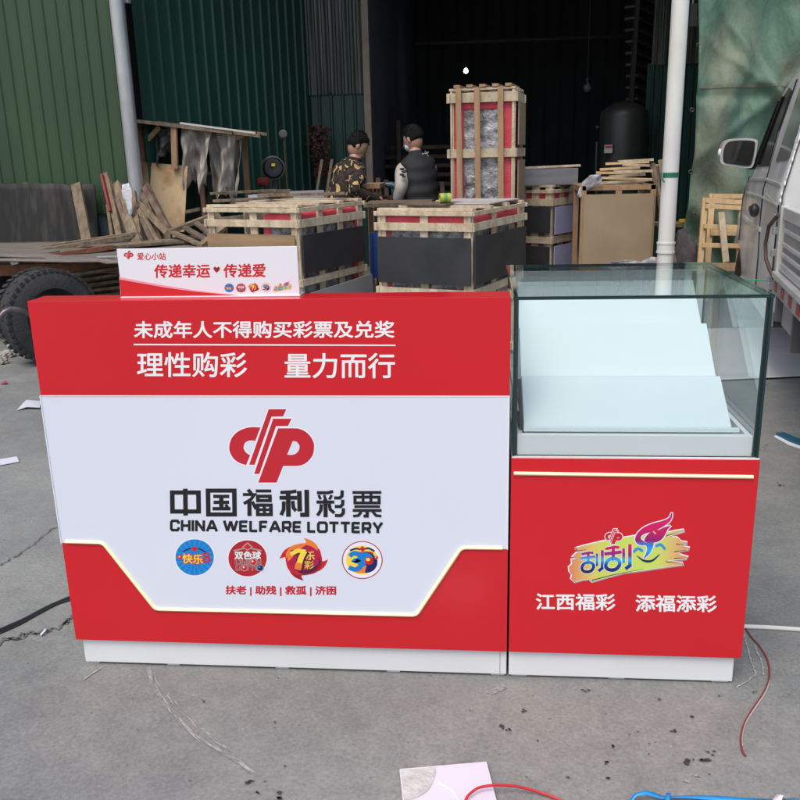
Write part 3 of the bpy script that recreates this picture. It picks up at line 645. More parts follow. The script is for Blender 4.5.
# ---------------------------------------------------------------- glass showcase
sc = thing('display_cabinet', 'red display cabinet with glass case on top holding empty white stepped riser', 'display cabinet', (RW / 2, .28, 0))
X0, X1 = G, RW
bx = MB().box(((X0 + X1) / 2, .29, (ZB + ZC - .004) / 2), (X1 - X0, .544, ZC - .004 - ZB)).build('carcass', WHITE, sc, bevel=.001)
fpn = MB().box(((X0 + X1) / 2, .009, (ZB + ZC - .004) / 2), (X1 - X0 + .001, .018, ZC - .004 - ZB)).build('front_panel', RED, sc, bevel=.0008)
MB().box(((X0 + X1) / 2, .285, ZC - .002), (X1 - X0 - .002, .566, .004)).build('top_board', WHITE, sc)
MB().box(((X0 + X1 - .012) / 2, .288, .006 + (ZB - .008) / 2), (X1 - X0 - .012, .55, ZB - .008)).build('plinth', WHITE, sc, bevel=.002)
fm = MB()
for x in (.03, .28, .54): fm.box((x, .035, .003), (.04, .03, .006))
each(fm, 'plinth_foot', WHITE, sc)
strip([prj(513.8, 473.2), prj(753, 476.8)], .0085, sc)
text(pl, '江西福彩', 535.7, 615.5, 593.2, 610, INKW, fpn, .024, skew=.6)
text(pl, '添福添彩', 635.5, 716.8, 594.7, 611.6, INKW, fpn, .024, skew=.8)
brush_logo(pl, fpn, 520 + 395 / 3.636, 500 + 200 / 3.636, 1)
def pane(name, c, d, thin, lightedge=()):
    """glass plate: big faces clear, narrow faces dark green"""
    mb = MB().box(c, d)
    mb.m = [0 if i // 2 == {2: 0, 1: 1, 0: 2}[thin] else 1 for i in range(6)]
    for i in lightedge: mb.m[i] = 2
    o = mb.build(name, [GLASS, GEDGE, GEDGEL], sc)
    return o
T = .008; z0, z1 = ZC, 1.0
gx0, gx1, gy0, gy1 = .008, .5735, .006, .566
pane('glass_pane', ((gx0 + gx1) / 2, gy0 + T / 2, (z0 + z1 - T) / 2), (gx1 - gx0, T, z1 - T - z0), 1)
pane('glass_pane', (gx0 + T / 2, (gy0 + gy1) / 2 + T / 2, (z0 + z1 - T) / 2), (T, gy1 - gy0 - T - .001, z1 - T - z0), 0)
pane('glass_pane', (gx1 - T / 2, (gy0 + gy1) / 2 + T / 2, (z0 + z1 - T) / 2), (T, gy1 - gy0 - T - .001, z1 - T - z0), 0)
pane('glass_top', ((gx0 + gx1) / 2, (.000 + .572) / 2, z1 - T / 2 + .0005), (gx1 - gx0 + .010, .574, T), 2)
# dark silicone seams at the corners
each(MB().box((gx0 - .0008, gy0 + .001, (z0 + z1 - T) / 2), (.0055, .009, z1 - z0 - T - .001)).box((gx1 + .0008, gy0 + .001, (z0 + z1 - T) / 2), (.0055, .009, z1 - z0 - T - .001)), 'corner_seam', GEDGE, sc)
# white tray frame, back panel, riser
tm = MB(); tz = .6645
tm.box(((gx0 + gx1) / 2, gy0 + T + .010, (ZC + tz) / 2), (gx1 - gx0 - 2 * T - .002, .016, tz - ZC - .001))
tm.box((gx0 + T + .008, .29, (ZC + tz) / 2), (.012, .53, tz - ZC - .002)); tm.box((gx1 - T - .008, .29, (ZC + tz) / 2), (.012, .53, tz - ZC - .002))
tm.build('tray_frame', WHITE, sc, bevel=.001)
MB().box(((gx0 + gx1) / 2, .30, ZC + .004), (gx1 - gx0 - .05, .5, .006)).build('tray_floor', WHITE, sc)
prof = [(.045, .668), (.182, .766), (.182, .761), (.222, .757), (.349, .868), (.3495, .856), (.392, .850), (.525, .957), (.531, .957), (.535, .64), (.047, .64)]
MB().prism([V((.034, y, z)) for y, z in prof], (.491, 0, 0)).build('riser', RISER, sc, bevel=.0006)
MB().box((.285, .036, .6725), (.505, .010, .010)).build('riser_stop', RISER, sc, bevel=.001)
MB().box(((gx0 + gx1) / 2, .556, (ZC + .985) / 2), (gx1 - gx0 - 2 * T - .004, .006, .985 - ZC - .002)).build('back_door', mat('frosted_back', (.55, .62, .63), .35), sc)
MB().box((gx1 - .040, .548, (ZC + .985) / 2), (.012, .008, .985 - ZC - .01)).build('door_rail', DARKM, sc)
MB().beam((.0235, .10, .78), (.0275, .055, .667), .007, .01).beam((.022, .09, .70), (.026, .07, .667), .008, .014).build('lid_stay', DARKM, sc)

# ---------------------------------------------------------------- buildings
def corr(mb, a, b, z0, z1, sp=.125, dep=.018, w=.022):
    a = V(a); b = V(b); d = (b - a); L = d.length; d.normalize(); n = V((d.y, -d.x, 0)); P = []; x = 0
    while x < L:
        P += [(x, 0), (min(L, x + sp - 2 * w), 0), (min(L, x + sp - 1.5 * w), dep), (min(L, x + sp - .7 * w), dep), (min(L, x + sp), 0)]; x += sp
    k = len(P); vs = [a + d * s + n * t + V((0, 0, z)) for z in (z0, z1) for s, t in P]
    mb.add(vs, [(i, i + 1, k + i + 1, k + i) for i in range(k - 1)]); return n
GRN = mat('green_cladding', (.034, .078, .032), .55, col2=(.025, .058, .025), nscale=1.3, stretch=(1, 1, .35), bump=.04, bscale=4)
TEAL = mat('teal_cladding', (.016, .066, .048), .5, col2=(.010, .044, .033), nscale=1.2, stretch=(1, 1, .3), bump=.04)
DKC = mat('dark_cladding', (.040, .046, .064), .7, col2=(.026, .031, .044), nscale=1)
GRYC = mat('grey_sheet', (.030, .042, .036), .45, col2=(.14, .135, .115), nscale=3, stretch=(7, 7, .25), contrast=(.48, .68))
BASEW = mat('stained_base', (.12, .14, .175), .8, col2=(.045, .055, .07), nscale=9, stretch=(1, 1, .5), contrast=(.3, .7), bump=.2)
YW = 5.75
PX = at(128, 100, YW).x
lb = thing('green_building', 'building with light green corrugated cladding left of the galvanised downpipe', 'building', (-7, YW, 0))
m_ = MB(); corr(m_, (-13, YW, 0), (PX + .02, YW, 0), .86, 4.6, .118, .012, .018); m_.build('cladding', GRN, lb)
m_ = MB(); corr(m_, (-13, YW + .02, 0), (PX + .02, YW + .02, 0), 0, .86, .125, .012); m_.build('base_cladding', BASEW, lb)
MB().box(((-13 + PX) / 2, YW + 1.2, 2.3), (13 + PX - .2, 2.2, 4.6)).build('wall', DKC, lb)
MB().box(((-13 + PX) / 2, YW + 1.1, 4.68), (13 + PX, 2.7, .12)).build('roof', GRN, lb)
MB().box((PX - .015, YW - .02, 2.3), (.04, .03, 4.6)).build('corner_flashing', mat('dark_flashing', (.015, .025, .02), .5), lb)

ws = thing('workshop', 'dark open fronted workshop with teal corrugated side wall', 'building', (0, 9, 0))
pB = at(312, 150, 8.6); pC = at(366, 150, 8.6)
m_ = MB(); corr(m_, (PX + .06, YW + .15, 0), (pB.x, 8.6, 0), 0, 4.6, .165, .022, .016); m_.build('side_cladding', TEAL, ws)
zt = at(335, 92, 8.6).z
m_ = MB(); corr(m_, (pB.x, 8.6, 0), (pC.x, 8.6, 0), 0, zt, .14, .02); m_.build('return_cladding', TEAL, ws)
m_ = MB(); corr(m_, (pB.x, 8.58, 0), (pC.x, 8.58, 0), zt - .03, 4.6, .08, .02, .03); m_.build('upper_sheet', GRYC, ws)
MB().box((pC.x + .045, 8.56, 2.3), (.075, .09, 4.6)).build('door_post', mat('beige_post', (.30, .25, .19), .7, col2=(.22, .18, .14), nscale=5), ws)
m_ = MB(); corr(m_, (pC.x + .035, 8.8, 0), (pC.x + .035, 17, 0), 0, 4.6); m_.build('inner_wall', DKC, ws)
m_ = MB(); corr(m_, (pC.x, 17, 0), (8, 17, 0), 0, 4.6, .3, .03); m_.build('back_wall', DKC, ws)
m_ = MB(); corr(m_, (8, 17, 0), (8, 5.9, 0), 0, 4.6); m_.build('right_wall', TEAL, ws)
MB().box((PX / 2 + 4, 11.6, 4.72), (8 - PX + .1, 11.3, .12)).build('roof', DKC, ws)
tr = MB().box((3.3, 15.4, 3.3), (9.2, .05, .05))
tr.build('roof_tie', DARKM, ws)
# right inner partition of green and translucent sheet
qa = at(648, 60, 9.0); qb = at(700, 60, 9.0); zt2 = at(660, 63, 9).z
m_ = MB(); corr(m_, (qa.x, 9.0, 0), (qb.x + .3, 9.0, 0), 0, zt2, .09); m_.build('partition', TEAL, ws)
m_ = MB(); corr(m_, (qa.x + .04, 8.98, 0), (qb.x + .3, 8.98, 0), zt2 - .02, zt2 + .75, .06, .02, .02); m_.build('partition_light_sheet', GRYC, ws)
# stair stringer with treads
st_ = thing('steel_stair', 'dim steel staircase climbing behind the upright pressure tank', 'staircase', (1.6, 10, 0))
m_ = MB()
q0, q1 = at(648, 128, 10.5), at(640, -60, 10.5)
for k in range(14):
    t = k / 13; a = at(632 - 2 * t, 122 - 150 * t, 10.2); b = at(650, 135 - 150 * t, 10.9)
    m_.beam(a, b + V((.1, 0, .0)), .16, .03)
m_.build('treads', mat('dull_brown_steel', (.10, .08, .065), .6), st_)
m_ = MB(); a, b = at(629, 130, 10.2), at(641, -60, 10.2); m_.beam((a.x, a.y, 0), (a.x, a.y, a.z), .06, .06); m_.beam(a, b, .05, .14); m_.build('stringer', DARKM, st_)

# downpipes
pg = thing('downpipe', 'galvanised grey downpipe at the corner of the green building', 'downpipe', (at(127, 100, 5.55).x, 5.55, 0), 'downpipes')
xg = at(127, 100, 5.55).x
MB().tube([(xg, 5.55, .02), (xg, 5.55, 4.5)], .062, 20).build('pipe', STEEL, pg, smooth=True)
MB().box((xg, 5.63, 2.6), (.16, .06, .03)).box((xg, 5.63, 1.0), (.16, .06, .03)).build('bracket', STEEL, pg)
pw = thing('downpipe', 'white plastic downpipe with green tape band in front of the workshop', 'downpipe', (at(675, 60, 5).x, 5, 0), 'downpipes')
xw = at(674, 110, 5).x
MB().tube([(xw, 5, .01), (xw, 5, 4.6)], .062, 24).build('pipe', PVC, pw, smooth=True)
zz_ = at(669, 247, 5).z
MB().tube([(xw, 5, zz_ - .035), (xw, 5, zz_ + .03)], .067, 24).tube([(xw, 5, zz_ - .045), (xw, 5, zz_ - .03)], .071, 24).tube([(xw, 5, zz_ + .025), (xw, 5, zz_ + .04)], .071, 24).build('collar', PVC, pw, smooth=True)
zz_ = at(673, 175, 5).z
MB().tube([(xw, 5, zz_ - .017), (xw, 5, zz_ + .02)], .0645, 24).tube([(xw - .06, 4.97, zz_ + .02), (xw - .07, 4.94, zz_ - .03), (xw - .05, 4.935, zz_ - .05)], .006, 6).build('tape_band', mat('green_tape', (.02, .16, .09), .4), pw, smooth=True)

# tarpaulin
TARP = mat('green_tarpaulin', (.105, .195, .145), .6, col2=(.185, .22, .16), nscale=2.2, stretch=(1.2, 1, .6), contrast=(.44, .58), bump=1.0, bscale=12, spec=.35, detail=9)
def tarp(u, v):
    z = 4.55 * (1 - v); xl_ = at(702, 0, 6).x + .0
    zz = z
    x = xl_ - .02 + u * 5.6 + .06 * math.sin(z * 1.3) * (1 - u) - .05 * (1 - z / 4.5)
    dx = x - xl_
    y = 6.0 + .05 * math.sin(dx * 7 + z * 2.2) + .028 * math.sin(dx * 17 - z * 3 + 1.5 * math.sin(z * 2)) + .06 * math.sin(dx * 2.1 - z * 1.1) + .012 * math.sin(dx * 31 + z * 9)
    e = max(0, min(1, (1.45 - z) / 1.2))           # diagonal pull folds from the tie at the edge
    y += e * .085 * math.sin((dx * .9 + z * 1.15) * 11) * math.exp(-dx * .5) + .03 * math.sin((dx * .8 - z) * 6 + 1)
    g_ = abs(z - 1.72); y += .05 * math.exp(-(g_ / .05) ** 2) * .6 - (.012 * math.sin(dx * 44) * math.exp(-((g_ - .07) / .05) ** 2))
    for a_, b_, w_ in ((.9, 3.2, .1), (1.3, 2.6, .06), (.7, 2.2, .05), (1.6, 3.9, .07), (-.8, 1.2, .06)): y -= .05 * math.exp(-((dx * a_ + z - b_) / w_) ** 2) * min(1, dx * 1.5 + .2)
    return V((x, y, z))
tp = thing('tarpaulin', 'faded green tarpaulin hanging in folds behind the pickup truck', 'tarpaulin', (4, 6, 0))
MB().sheet(tarp, 240, 170).build('sheet', TARP, tp, smooth='all', solid=.004)
m_ = MB()
for (x, y) in ((698.5, 45), (692, 110), (690.5, 172), (694, 215)):
    q = at(x, y, 5.93); m_.lathe([(.008, 0), (.014, -.004), (.02, 0), (.014, .004)], q, (0, 1, 0), 12)
each(m_, 'grommet', DARKM, tp)
zs_ = at(740, 86, 5.95).z
def seam(u, v):
    p = tarp(.002 + u * .9, 1 - (zs_ + (v - .5) * .028) / 4.55); return V((p.x, p.y - .008, p.z))
MB().sheet(seam, 200, 2).build('seam', mat('tarp_seam', (.15, .16, .12), .7), tp, smooth='all')

# ---------------------------------------------------------------- crates
def axes(ang): a = R(ang); return V((math.sin(a), math.cos(a), 0)), V((-math.cos(a), math.sin(a), 0))   # Rdir (recedes right), Ldir
def crate(label, C, ang, a, b, H, rails, postsL, postsR, panels, m=WOOD, group='pine shipping crates', base=0.0, sw=.062, pw=None):
    """C: nearest bottom corner; a length of left face, b length of right face"""
    Rd, Ld = axes(ang); C = V((C[0], C[1], base)); t = .018
    o = thing('crate', label, 'crate', C + Rd * (b / 2) + Ld * (a / 2), group)
    c = MB(); rnd = random.Random(int(C.x * 1000))
    nR, nL = -Ld, -Rd       # outward normals: right face faces -Ld, left face faces -Rd
    def face(o_, d, L, n, posts, off):
        for f in posts:
            p = o_ + d * ((pw or sw) / 2 + f * (L - (pw or sw))); c.beam(p + V((0, 0, .0)) - n * t, p + V((0, 0, H)) - n * t, (pw or sw) * rnd.uniform(.9, 1.05), t, up=n)
        for z in rails:
            c.beam(o_ - d * .02 + V((0, 0, z)) + n * (off), o_ + d * (L + .02) + V((0, 0, z)) + n * (off), t, (.030 if z == rails[0] and not pw else sw * .82) * rnd.uniform(.95, 1.1))
    face(C, Ld, a, nL, postsL, .0); face(C, Rd, b, nR, postsR, .001)
    face(C + Rd * b, Ld, a, -nL, (0, .5, 1), .0); face(C + Ld * a, Rd, b, -nR, (0, .5, 1), .001)
    for k in range(4):
        p = C + Rd * (.04 + k * (b - .08) / 3); c.beam(p + V((0, 0, H + .01)), p + Ld * a + V((0, 0, H + .01)), sw, t)
    for k in range(3):
        p = C + Rd * (.05 + k * (b - .1) / 2); c.beam(p + V((0, 0, .03)), p + Ld * a + V((0, 0, .03)), sw, .05)
    c.build('frame', m, o, bevel=.0015)
    for nm, side, f0, f1, za, zb, pm in panels:
        d, L, n = (Ld, a, nL) if side == 'L' else (Rd, b, nR)
        p = C + d * (L * (f0 + f1) / 2) + n * .021 + V((0, 0, (za + zb) / 2))
        MB().box(p, (L * (f1 - f0), .008, zb - za), (d, n, V((0, 0, 1)))).build(nm, pm, o)
    return o, Rd, Ld, C
def wrapped(label, C, Rd, Ld, a, b, H, z0=.09, red=.06, cat='packed counter', reds='all'):
    """bubble wrapped counter inside a crate"""
    i = .038; P0 = C + Rd * i + Ld * i + V((0, 0, z0)); A_, B_ = a - 2 * i, b - 2 * i; h = H - z0 - .02
    o = thing('wrapped_counter', label, cat, P0 + Rd * B_ / 2 + Ld * A_ / 2, 'wrapped counters inside the crates')
    ctr = P0 + Rd * B_ / 2 + Ld * A_ / 2 + V((0, 0, h / 2))
    def crk(u, v, o_, du, dv, n, s):
        return o_ + du * u + dv * v + n * (.010 * math.sin(u * 37 + v * 23 + s) * math.sin(v * 31 - u * 19 + s) + random.uniform(-.004, .004))
    w = MB()
    w.box(ctr, (B_ - .03, A_ - .03, h - .03), (Rd, Ld, V((0, 0, 1))))
    Z = V((0, 0, 1))
    for k, (o_, du, Lu, n) in enumerate(((P0 - Rd * .002, Ld, A_, -Rd), (P0 - Ld * .002, Rd, B_, -Ld))):
        q = o_ - n * .006; w.sheet(lambda u, v: crk(u * Lu, v * h, q, du, Z, n, k), max(8, int(Lu * 34)), max(8, int(h * 34)))
    w.build('plastic_wrap', WRAP, o, smooth='all')
    e = MB(); r = red
    def bar(p, q): e.beam(p, q, r, r)
    for (x, y) in ((0, 0), (B_, 0), (0, A_)):
        p = P0 + Rd * x + Ld * y + Rd * (r / 2 - .012 if x == 0 else -r / 2 + .012) + Ld * (r / 2 - .012 if y == 0 else -r / 2 + .012); bar(p, p + Z * h)
    tp_ = P0 + Z * (h - r * .3)
    for p, q in ((tp_ + Ld * .02, tp_ + Ld * (A_ - .02)), (tp_ + Rd * .02, tp_ + Rd * (B_ - .02))):
        k_ = (Rd if (q - p).normalized().dot(Ld) > .5 else Ld) * (r / 2 - .012) - V((0, 0, r * .3)); e.beam(p + k_, q + k_, r, r * 1.6)
    each(e, 'foam_edging', REDD, o, bevel=.014)
    return o
# A : centre crate
cA, RdA, LdA, CA = crate('open pine crate with black side boards in the middle, nearest the cabinet', at(472, 230, 3.8).xy, 22, .71, 1.04, .945, (.93, .842, .40, .05), (0, .5, 1), (0, .42, .97),
    [('side_board', 'L', .0, .985, .46, .775, BLKP), ('side_board', 'R', .0, .97, .46, .775, BLKP)])
wrapped('wrapped counter with red foam edges inside the middle crate', CA, RdA, LdA, .71, 1.04, .92)
# B : left crate
cB, RdB, LdB, CB = crate('pine crate with black board on its right face and brown board on its left', at(298, 230, 3.9).xy, 22, .78, .90, .985, (.968, .878, .475, .05), (0, .48, 1), (0, .33, .66, 1),
    [('side_board', 'R', .02, .97, .535, .80, BLKP), ('side_board', 'L', .02, .985, .46, .805, mat('wood_grain_board', (.36, .24, .13), .6, col2=(.27, .175, .095), nscale=3, stretch=(1, 1, 9)))])
wrapped('wrapped counter with red foam edges inside the crate behind the small sign', CB + LdB * .0, RdB, LdB, .34, .90, .95)
# grey board leaning low on B
q = CB - LdB * .06
MB().prism([q + RdB * .02 + V((0, 0, .004)), q + RdB * .92 + V((0, 0, .004)), q + RdB * .94 + LdB * .03 + V((0, 0, .42)), q + RdB * .05 + LdB * .03 + V((0, 0, .40))], -LdB * .012).build('grey_board', GREYP)
tag(bpy.data.objects['grey_board'], 'grey board leaning low against the crate with brown board', 'board')
# C : tall crate
cC, RdC, LdC, CC = crate('tallest pine crate standing upright with three vertical slats', at(515, 150, 5.4).xy, 10, .545, .50, 1.80, (1.745, 1.31, .85, .3), (0, .985), (0, 1),
    [('side_board', 'R', .08, .92, 1.37, 1.70, BOARDN), ('side_board', 'R', .08, .92, .90, 1.25, BOARDN)], sw=.085, pw=.032)
m_ = MB()
for f in (.17, .52, .80): 
    p = CC + LdC * (.545 * f) - RdC * .035; m_.beam(p + V((0, 0, .02)), p + V((0, 0, 1.82)) + LdC * .025, .045, .02, up=-RdC)
each(m_, 'upright_slat', WOODB, cC, bevel=.001)
m_ = MB()
for k in range(5):
    p = CC + LdC * (.06 + k * .105) + V((0, 0, 1.835)); m_.beam(p - RdC * .01, p + RdC * .5, .05, .022)
each(m_, 'lid_slat', WOODB, cC, bevel=.001)
wrapped('tall wrapped counter with red foam edges inside the tallest crate', CC, RdC, LdC, .545, .50, 1.79, red=.085)
# D : two tier crate on the right
cD, RdD, LdD, CD = crate('two tier pine crate with black and lavender boards right of the tallest crate', at(551, 230, 6.0).xy, 32, .34, .45, 1.0, (.965, .87, .535, .17), (0, .5, 1), (0, .5, 1),
    [('side_board', 'L', .0, .98, .60, .83, BLKP), ('side_board', 'L', .0, .98, .22, .48, BLKP), ('lavender_board', 'R', .07, 1, .585, .83, LAVP), ('lavender_board', 'R', .07, 1, .21, .48, LAVP)], sw=.07)
wrapped('wrapped counter with red foam edges inside the two tier crate', CD, RdD, LdD, .34, .45, .97)
tt = at(532, 184, 6.35)
bd = MB().box((CD + RdD * .2 + LdD * .17 + V((0, 0, 1.02 + .07))), (.50, .36, .14), (V((.985, .17, 0)), V((-.17, .985, 0)), V((0, 0, 1)))).build('panel_bundle', mat('grey_film', (.22, .22, .24), .4, col2=(.16, .16, .18), nscale=3, stretch=(1, 1, 8), bump=.2))
tag(bd, 'grey film wrapped bundle of panels lying on the two tier crate', 'bundle')
q = CD + RdD * .2 + LdD * .17 + V((0, 0, 1.02 + .152))
tag(MB().beam(q - V((.26, .12, 0)), q + V((.30, -.06, .01)), .05, .018).build('wood_offcut', WOOD), 'loose pine slat lying on the grey panel bundle', 'slat')

# board and tape on crate A
zt_ = .945 + .022
bo = MB().box(CA + RdA * .70 + LdA * .28 + V((0, 0, zt_ + .006)), (.62, .50, .008), (RdA, LdA, V((0, 0, 1)))).build('plywood_sheet', mat('pale_ply', (.50, .48, .50), .6, col2=(.42, .38, .34), nscale=3)); tag(bo, 'thin pale sheet lying on top of the middle crate', 'sheet')
q = CA + RdA * .40 + LdA * .47
bo = MB().box(q + V((0, 0, zt_ + .006)), (.34, .34, .01), (RdA, LdA, V((0, 0, 1)))).build('board_offcut', OLDW); tag(bo, 'small weathered board lying on the left of the middle crate', 'board')
q = at(445, 200, 4.25)
tt = thing('tape_roll', 'yellow and green roll of tape standing on the middle crate', 'tape', (q.x, 4.25, zt_ + .012))
MB().lathe([(.022, -.038), (.034, -.038), (.034, .038), (.022, .038), (.022, -.038)], (q.x, 4.25, zt_ + .047), (1, .25, 0), 20).build('roll', mat('yellow_tape', (.42, .45, .07), .45), tt)
MB().lathe([(.0345, -.012), (.035, .0), (.0345, .012)], (q.x, 4.25, zt_ + .047), (1, .25, 0), 20).build('green_band', mat('green_print', (.12, .35, .08), .4), tt)

# slabs and slats lying on crate B
for k, (a, b, w) in enumerate((((214, 203, 4.35), (292, 199, 4.75), .05), ((258, 200, 4.6), (345, 196, 4.7), .06), ((212, 198, 4.6), (275, 193, 5.0), .05))):
    p, q = at(*a), at(*b); z = .985 + .022 + .014 + k * .022
    tag(MB().beam((p.x, p.y, z), (q.x, q.y, z), w, .018).build('wood_offcut', OLDWL), ['front', 'middle', 'rearmost'][k] + ' weathered slat of the three lying across the crate behind the sign', 'slat', 'slats on the left crate')

# brown board stack E (px 583-655)
YE = 5.5; eL, eR = at(581, 230, YE).x, at(654, 230, YE).x; eh = 1.03
eb = thing('board_crate', 'large brown hardboard case standing behind the white downpipe', 'case', ((eL + eR) / 2, YE + .3, 0))
MB().box(((eL + eR) / 2, YE, .48), (eR - eL - .03, .012, .955)).build('front_board', BOARDN, eb)
m_ = MB()
for x in (eL + .015, eR - .02):
    m_.beam((x, YE + .03, 0), (x, YE + .03, eh), .045, .045); m_.beam((x, YE + .6, 0), (x, YE + .6, eh), .045, .045); m_.beam((x, YE + .05, eh - .03), (x, YE + .58, eh - .03), .045, .05)
m_.beam((eL, YE + .03, eh - .022), (eR, YE + .03, eh - .022), .045, .04); m_.beam((eL, YE + .6, eh - .02), (eR, YE + .6, eh - .02), .045, .045); m_.beam(((eL + eR) / 2, YE + .03, .9), ((eL + eR) / 2, YE + .03, eh), .05, .04)
m_.box(((eL + eR) / 2, YE + .3, .1), (eR - eL - .06, .5, .04)); m_.build('frame', WOODB, eb, bevel=.002)
MB().box((eR - .005, YE + .3, .5), (.01, .5, .92)).build('side_board', BOARDN, eb)
# pile of slat frames on top
pile = [((594, 172), (650, 165)), ((600, 168), (655, 175)), ((610, 163), (647, 158)), ((596, 176), (640, 179)), ((614, 170), (651, 168)), ((600, 165), (640, 161)), ((622, 173), (658, 177)), ((605, 175), (648, 171)), ((618, 166), (654, 162))]
for k, (a, b) in enumerate(pile):
    yy = YE + .08 + (k % 4) * .12; p, q = at(*a, yy), at(*b, yy); zc_ = eh + .022 + .022 * k * .95
    tl = (q.z - p.z) * .35
    tag(MB().beam((p.x, p.y, zc_ - tl / 2), (q.x, q.y + random.uniform(-.1, .1), zc_ + tl / 2), .04, .02).build('wood_offcut', WOODN if k % 2 else WOOD, bevel=.001), 'short pine slat in the loose pile on the brown hardboard case', 'slat', 'slats piled on the brown case')
# leaning slat frames right of it
for k, (a, b) in enumerate((((652, 163), (668, 235)), ((660, 160), (672, 250)), ((657, 166), (662, 240)))):
    p, q = at(*a, YE + .15 + .05 * k), at(*b, YE - .02 + .04 * k); d_ = (q - p).normalized(); q = p + d_ * (p.z / -d_.z) * .99
    tag(MB().beam(p, q, .035, .03).build('wood_offcut', OLDWL, bevel=.001), 'pine slat leaning between the brown case and the white downpipe', 'slat', 'slats leaning by the white downpipe')
# plastic film bits
FILM = mat('grey_film_scrap', (.45, .45, .48), .3, col2=(.25, .25, .27), nscale=14, bump=.9, bscale=18, spec=.7)
def rag(label, pts, Y, m, name='plastic_film', cat='plastic film', depth=.05, seed=1):
    rnd_ = random.Random(seed); P = [at(x, y, Y) for x, y in pts]; cx = sum(p.x for p in P) / len(P); cz = sum(p.z for p in P) / len(P)
    bm = bmesh.new(); vs = [bm.verts.new(p) for p in P]; bm.faces.new(vs); bmesh.ops.triangulate(bm, faces=bm.faces)
    bmesh.ops.subdivide_edges(bm, edges=bm.edges, cuts=3, use_grid_fill=True)
    for v in bm.verts: v.co.y += depth * (math.sin(v.co.x * 31 + seed) * .5 + math.sin(v.co.z * 13 + v.co.x * 17) * .4 + rnd_.uniform(-.15, .15)); v.co.x += rnd_.uniform(-.004, .004)
    mb_ = MB(); mb_.v = [v.co.copy() for v in bm.verts]; bm.verts.index_update(); mb_.f = [tuple(v.index for v in f.verts) for f in bm.faces]; mb_.m = [0] * len(mb_.f); bm.free()
    return tag(mb_.build(name, m, smooth='all', solid=.003), label, cat)
rag('crumpled grey plastic film draped over the left end of the brown case', [(577, 196), (583, 182), (590, 175), (600, 174), (603, 179), (596, 186), (588, 190), (582, 199)], YE - .02, FILM, seed=3)
rag('crumpled translucent film at the foot of the brown hardboard case', [(600, 267), (612, 261), (630, 260), (640, 262), (652, 257), (664, 258), (664, 275), (600, 275)], YE - .25, FILM, seed=4)

# leaning new-pine frames by the tarp
def pframe(label, TLp, TRp, BLp, BRp, Y, tilt, rows, m, w=.05, extra=()):
    o = thing('wooden_rack', label, 'frame', (at(*BLp, Y).x, Y, 0), 'pine frames leaning by the tarpaulin')
    a, b = at(*TLp, Y + tilt), at(*TRp, Y + tilt); c_, d_ = at(*BLp, Y), at(*BRp, Y)
    def low(p, q): d = (q - p).normalized(); return p + d * (p.z - .02) / -d.z if d.z < -.1 else q
    c2, d2 = low(a, c_), low(b, d_)
    c2.y, d2.y = Y - .05, Y - .05
    m_ = MB(); m_.beam(a, c2, w, .03, up=(0, -1, 0)).beam(b, d2, w, .03, up=(0, -1, 0)); each(m_, 'stile', m, o, bevel=.001)
    m_ = MB()
    for f in rows:
        m_.beam(a.lerp(c2, f) - V((0, .03, 0)), b.lerp(d2, f) - V((0, .03, 0)), w * .8, .025, up=(0, -1, 0))
    each(m_, 'rung', m, o, bevel=.001)
    for (x0_, y0_, x1_, y1_) in extra:
        MB().beam(at(x0_, y0_, Y + tilt - .1), at(x1_, y1_, Y - .06), w * 1.1, .02, up=(0, -1, 0)).build('brace', WOOD, o, bevel=.001)
    return o
pframe('rear pine frame leaning against the green tarpaulin', (712, 194), (745, 194), (708, 262), (740, 262), 5.75, .14, (.02, .33, .36, .66, .69), WOODN, .05)
pframe('front pine frame with diagonal brace leaning near the green tarpaulin', (705, 198), (742, 200), (701, 262), (740, 262), 5.4, .14, (.02, .07, .25, .42), WOODN, .045, extra=((721, 212, 726, 262),))

# clutter right of the white pipe
CLO = mat('grey_cloth', (.09, .08, .085), .9, col2=(.05, .045, .05), nscale=5, bump=.8, bscale=9)
def lump(name, label, cat, c, d, m, seed=1, amp=.18, n=3):
    bm = bmesh.new(); bmesh.ops.create_icosphere(bm, subdivisions=4, radius=1); rnd_ = random.Random(seed); ph = [rnd_.uniform(0, 6) for _ in range(6)]
    mb_ = MB()
    for v in bm.verts:
        p = v.co; k = 1 + amp * (math.sin(p.x * 5 + ph[0]) * math.sin(p.y * 6 + ph[1]) + .6 * math.sin(p.z * 9 + ph[2]) * math.sin(p.x * 11 + ph[3]) + .3 * math.sin(p.y * 19 + p.z * 15 + ph[4]))
        mb_.v.append(V((c[0] + p.x * d[0] * k, c[1] + p.y * d[1] * k, max(.002, c[2] + p.z * d[2] * k))))
    bm.verts.index_update(); mb_.f = [tuple(v.index for v in f.verts) for f in bm.faces]; mb_.m = [0] * len(mb_.f); bm.free()
    return tag(mb_.build(name, m, smooth='all'), label, cat)
q = at(684, 240, 5.7); lump('cloth_heap', 'dark grey cloth heap between the white downpipe and the tarpaulin', 'cloth', (q.x, 5.7, .3), (.13, .16, .32), CLO, 2)
q = at(690, 255, 5.5); cbx = MB().box((q.x + .02, 5.5, .19), (.13, .12, .38)).build('carton', mat('carton', (.28, .20, .13), .8)); tag(cbx, 'narrow brown carton standing under the edge of the tarpaulin', 'carton')
sh = thing('side_table', 'low dark shelf holding a yellow tape measure behind the white downpipe', 'shelf', (at(683, 228, 6.4).x, 6.4, 0))
q = at(684, 224, 6.4); MB().box((q.x, 6.4, q.z), (.5, .3, .03)).build('shelf_board', OLDW, sh)
m_ = MB()
for dx in (-.22, .22): m_.beam((q.x + dx, 6.3, 0), (q.x + dx, 6.3, q.z), .04, .04)
each(m_, 'shelf_leg', OLDW, sh)
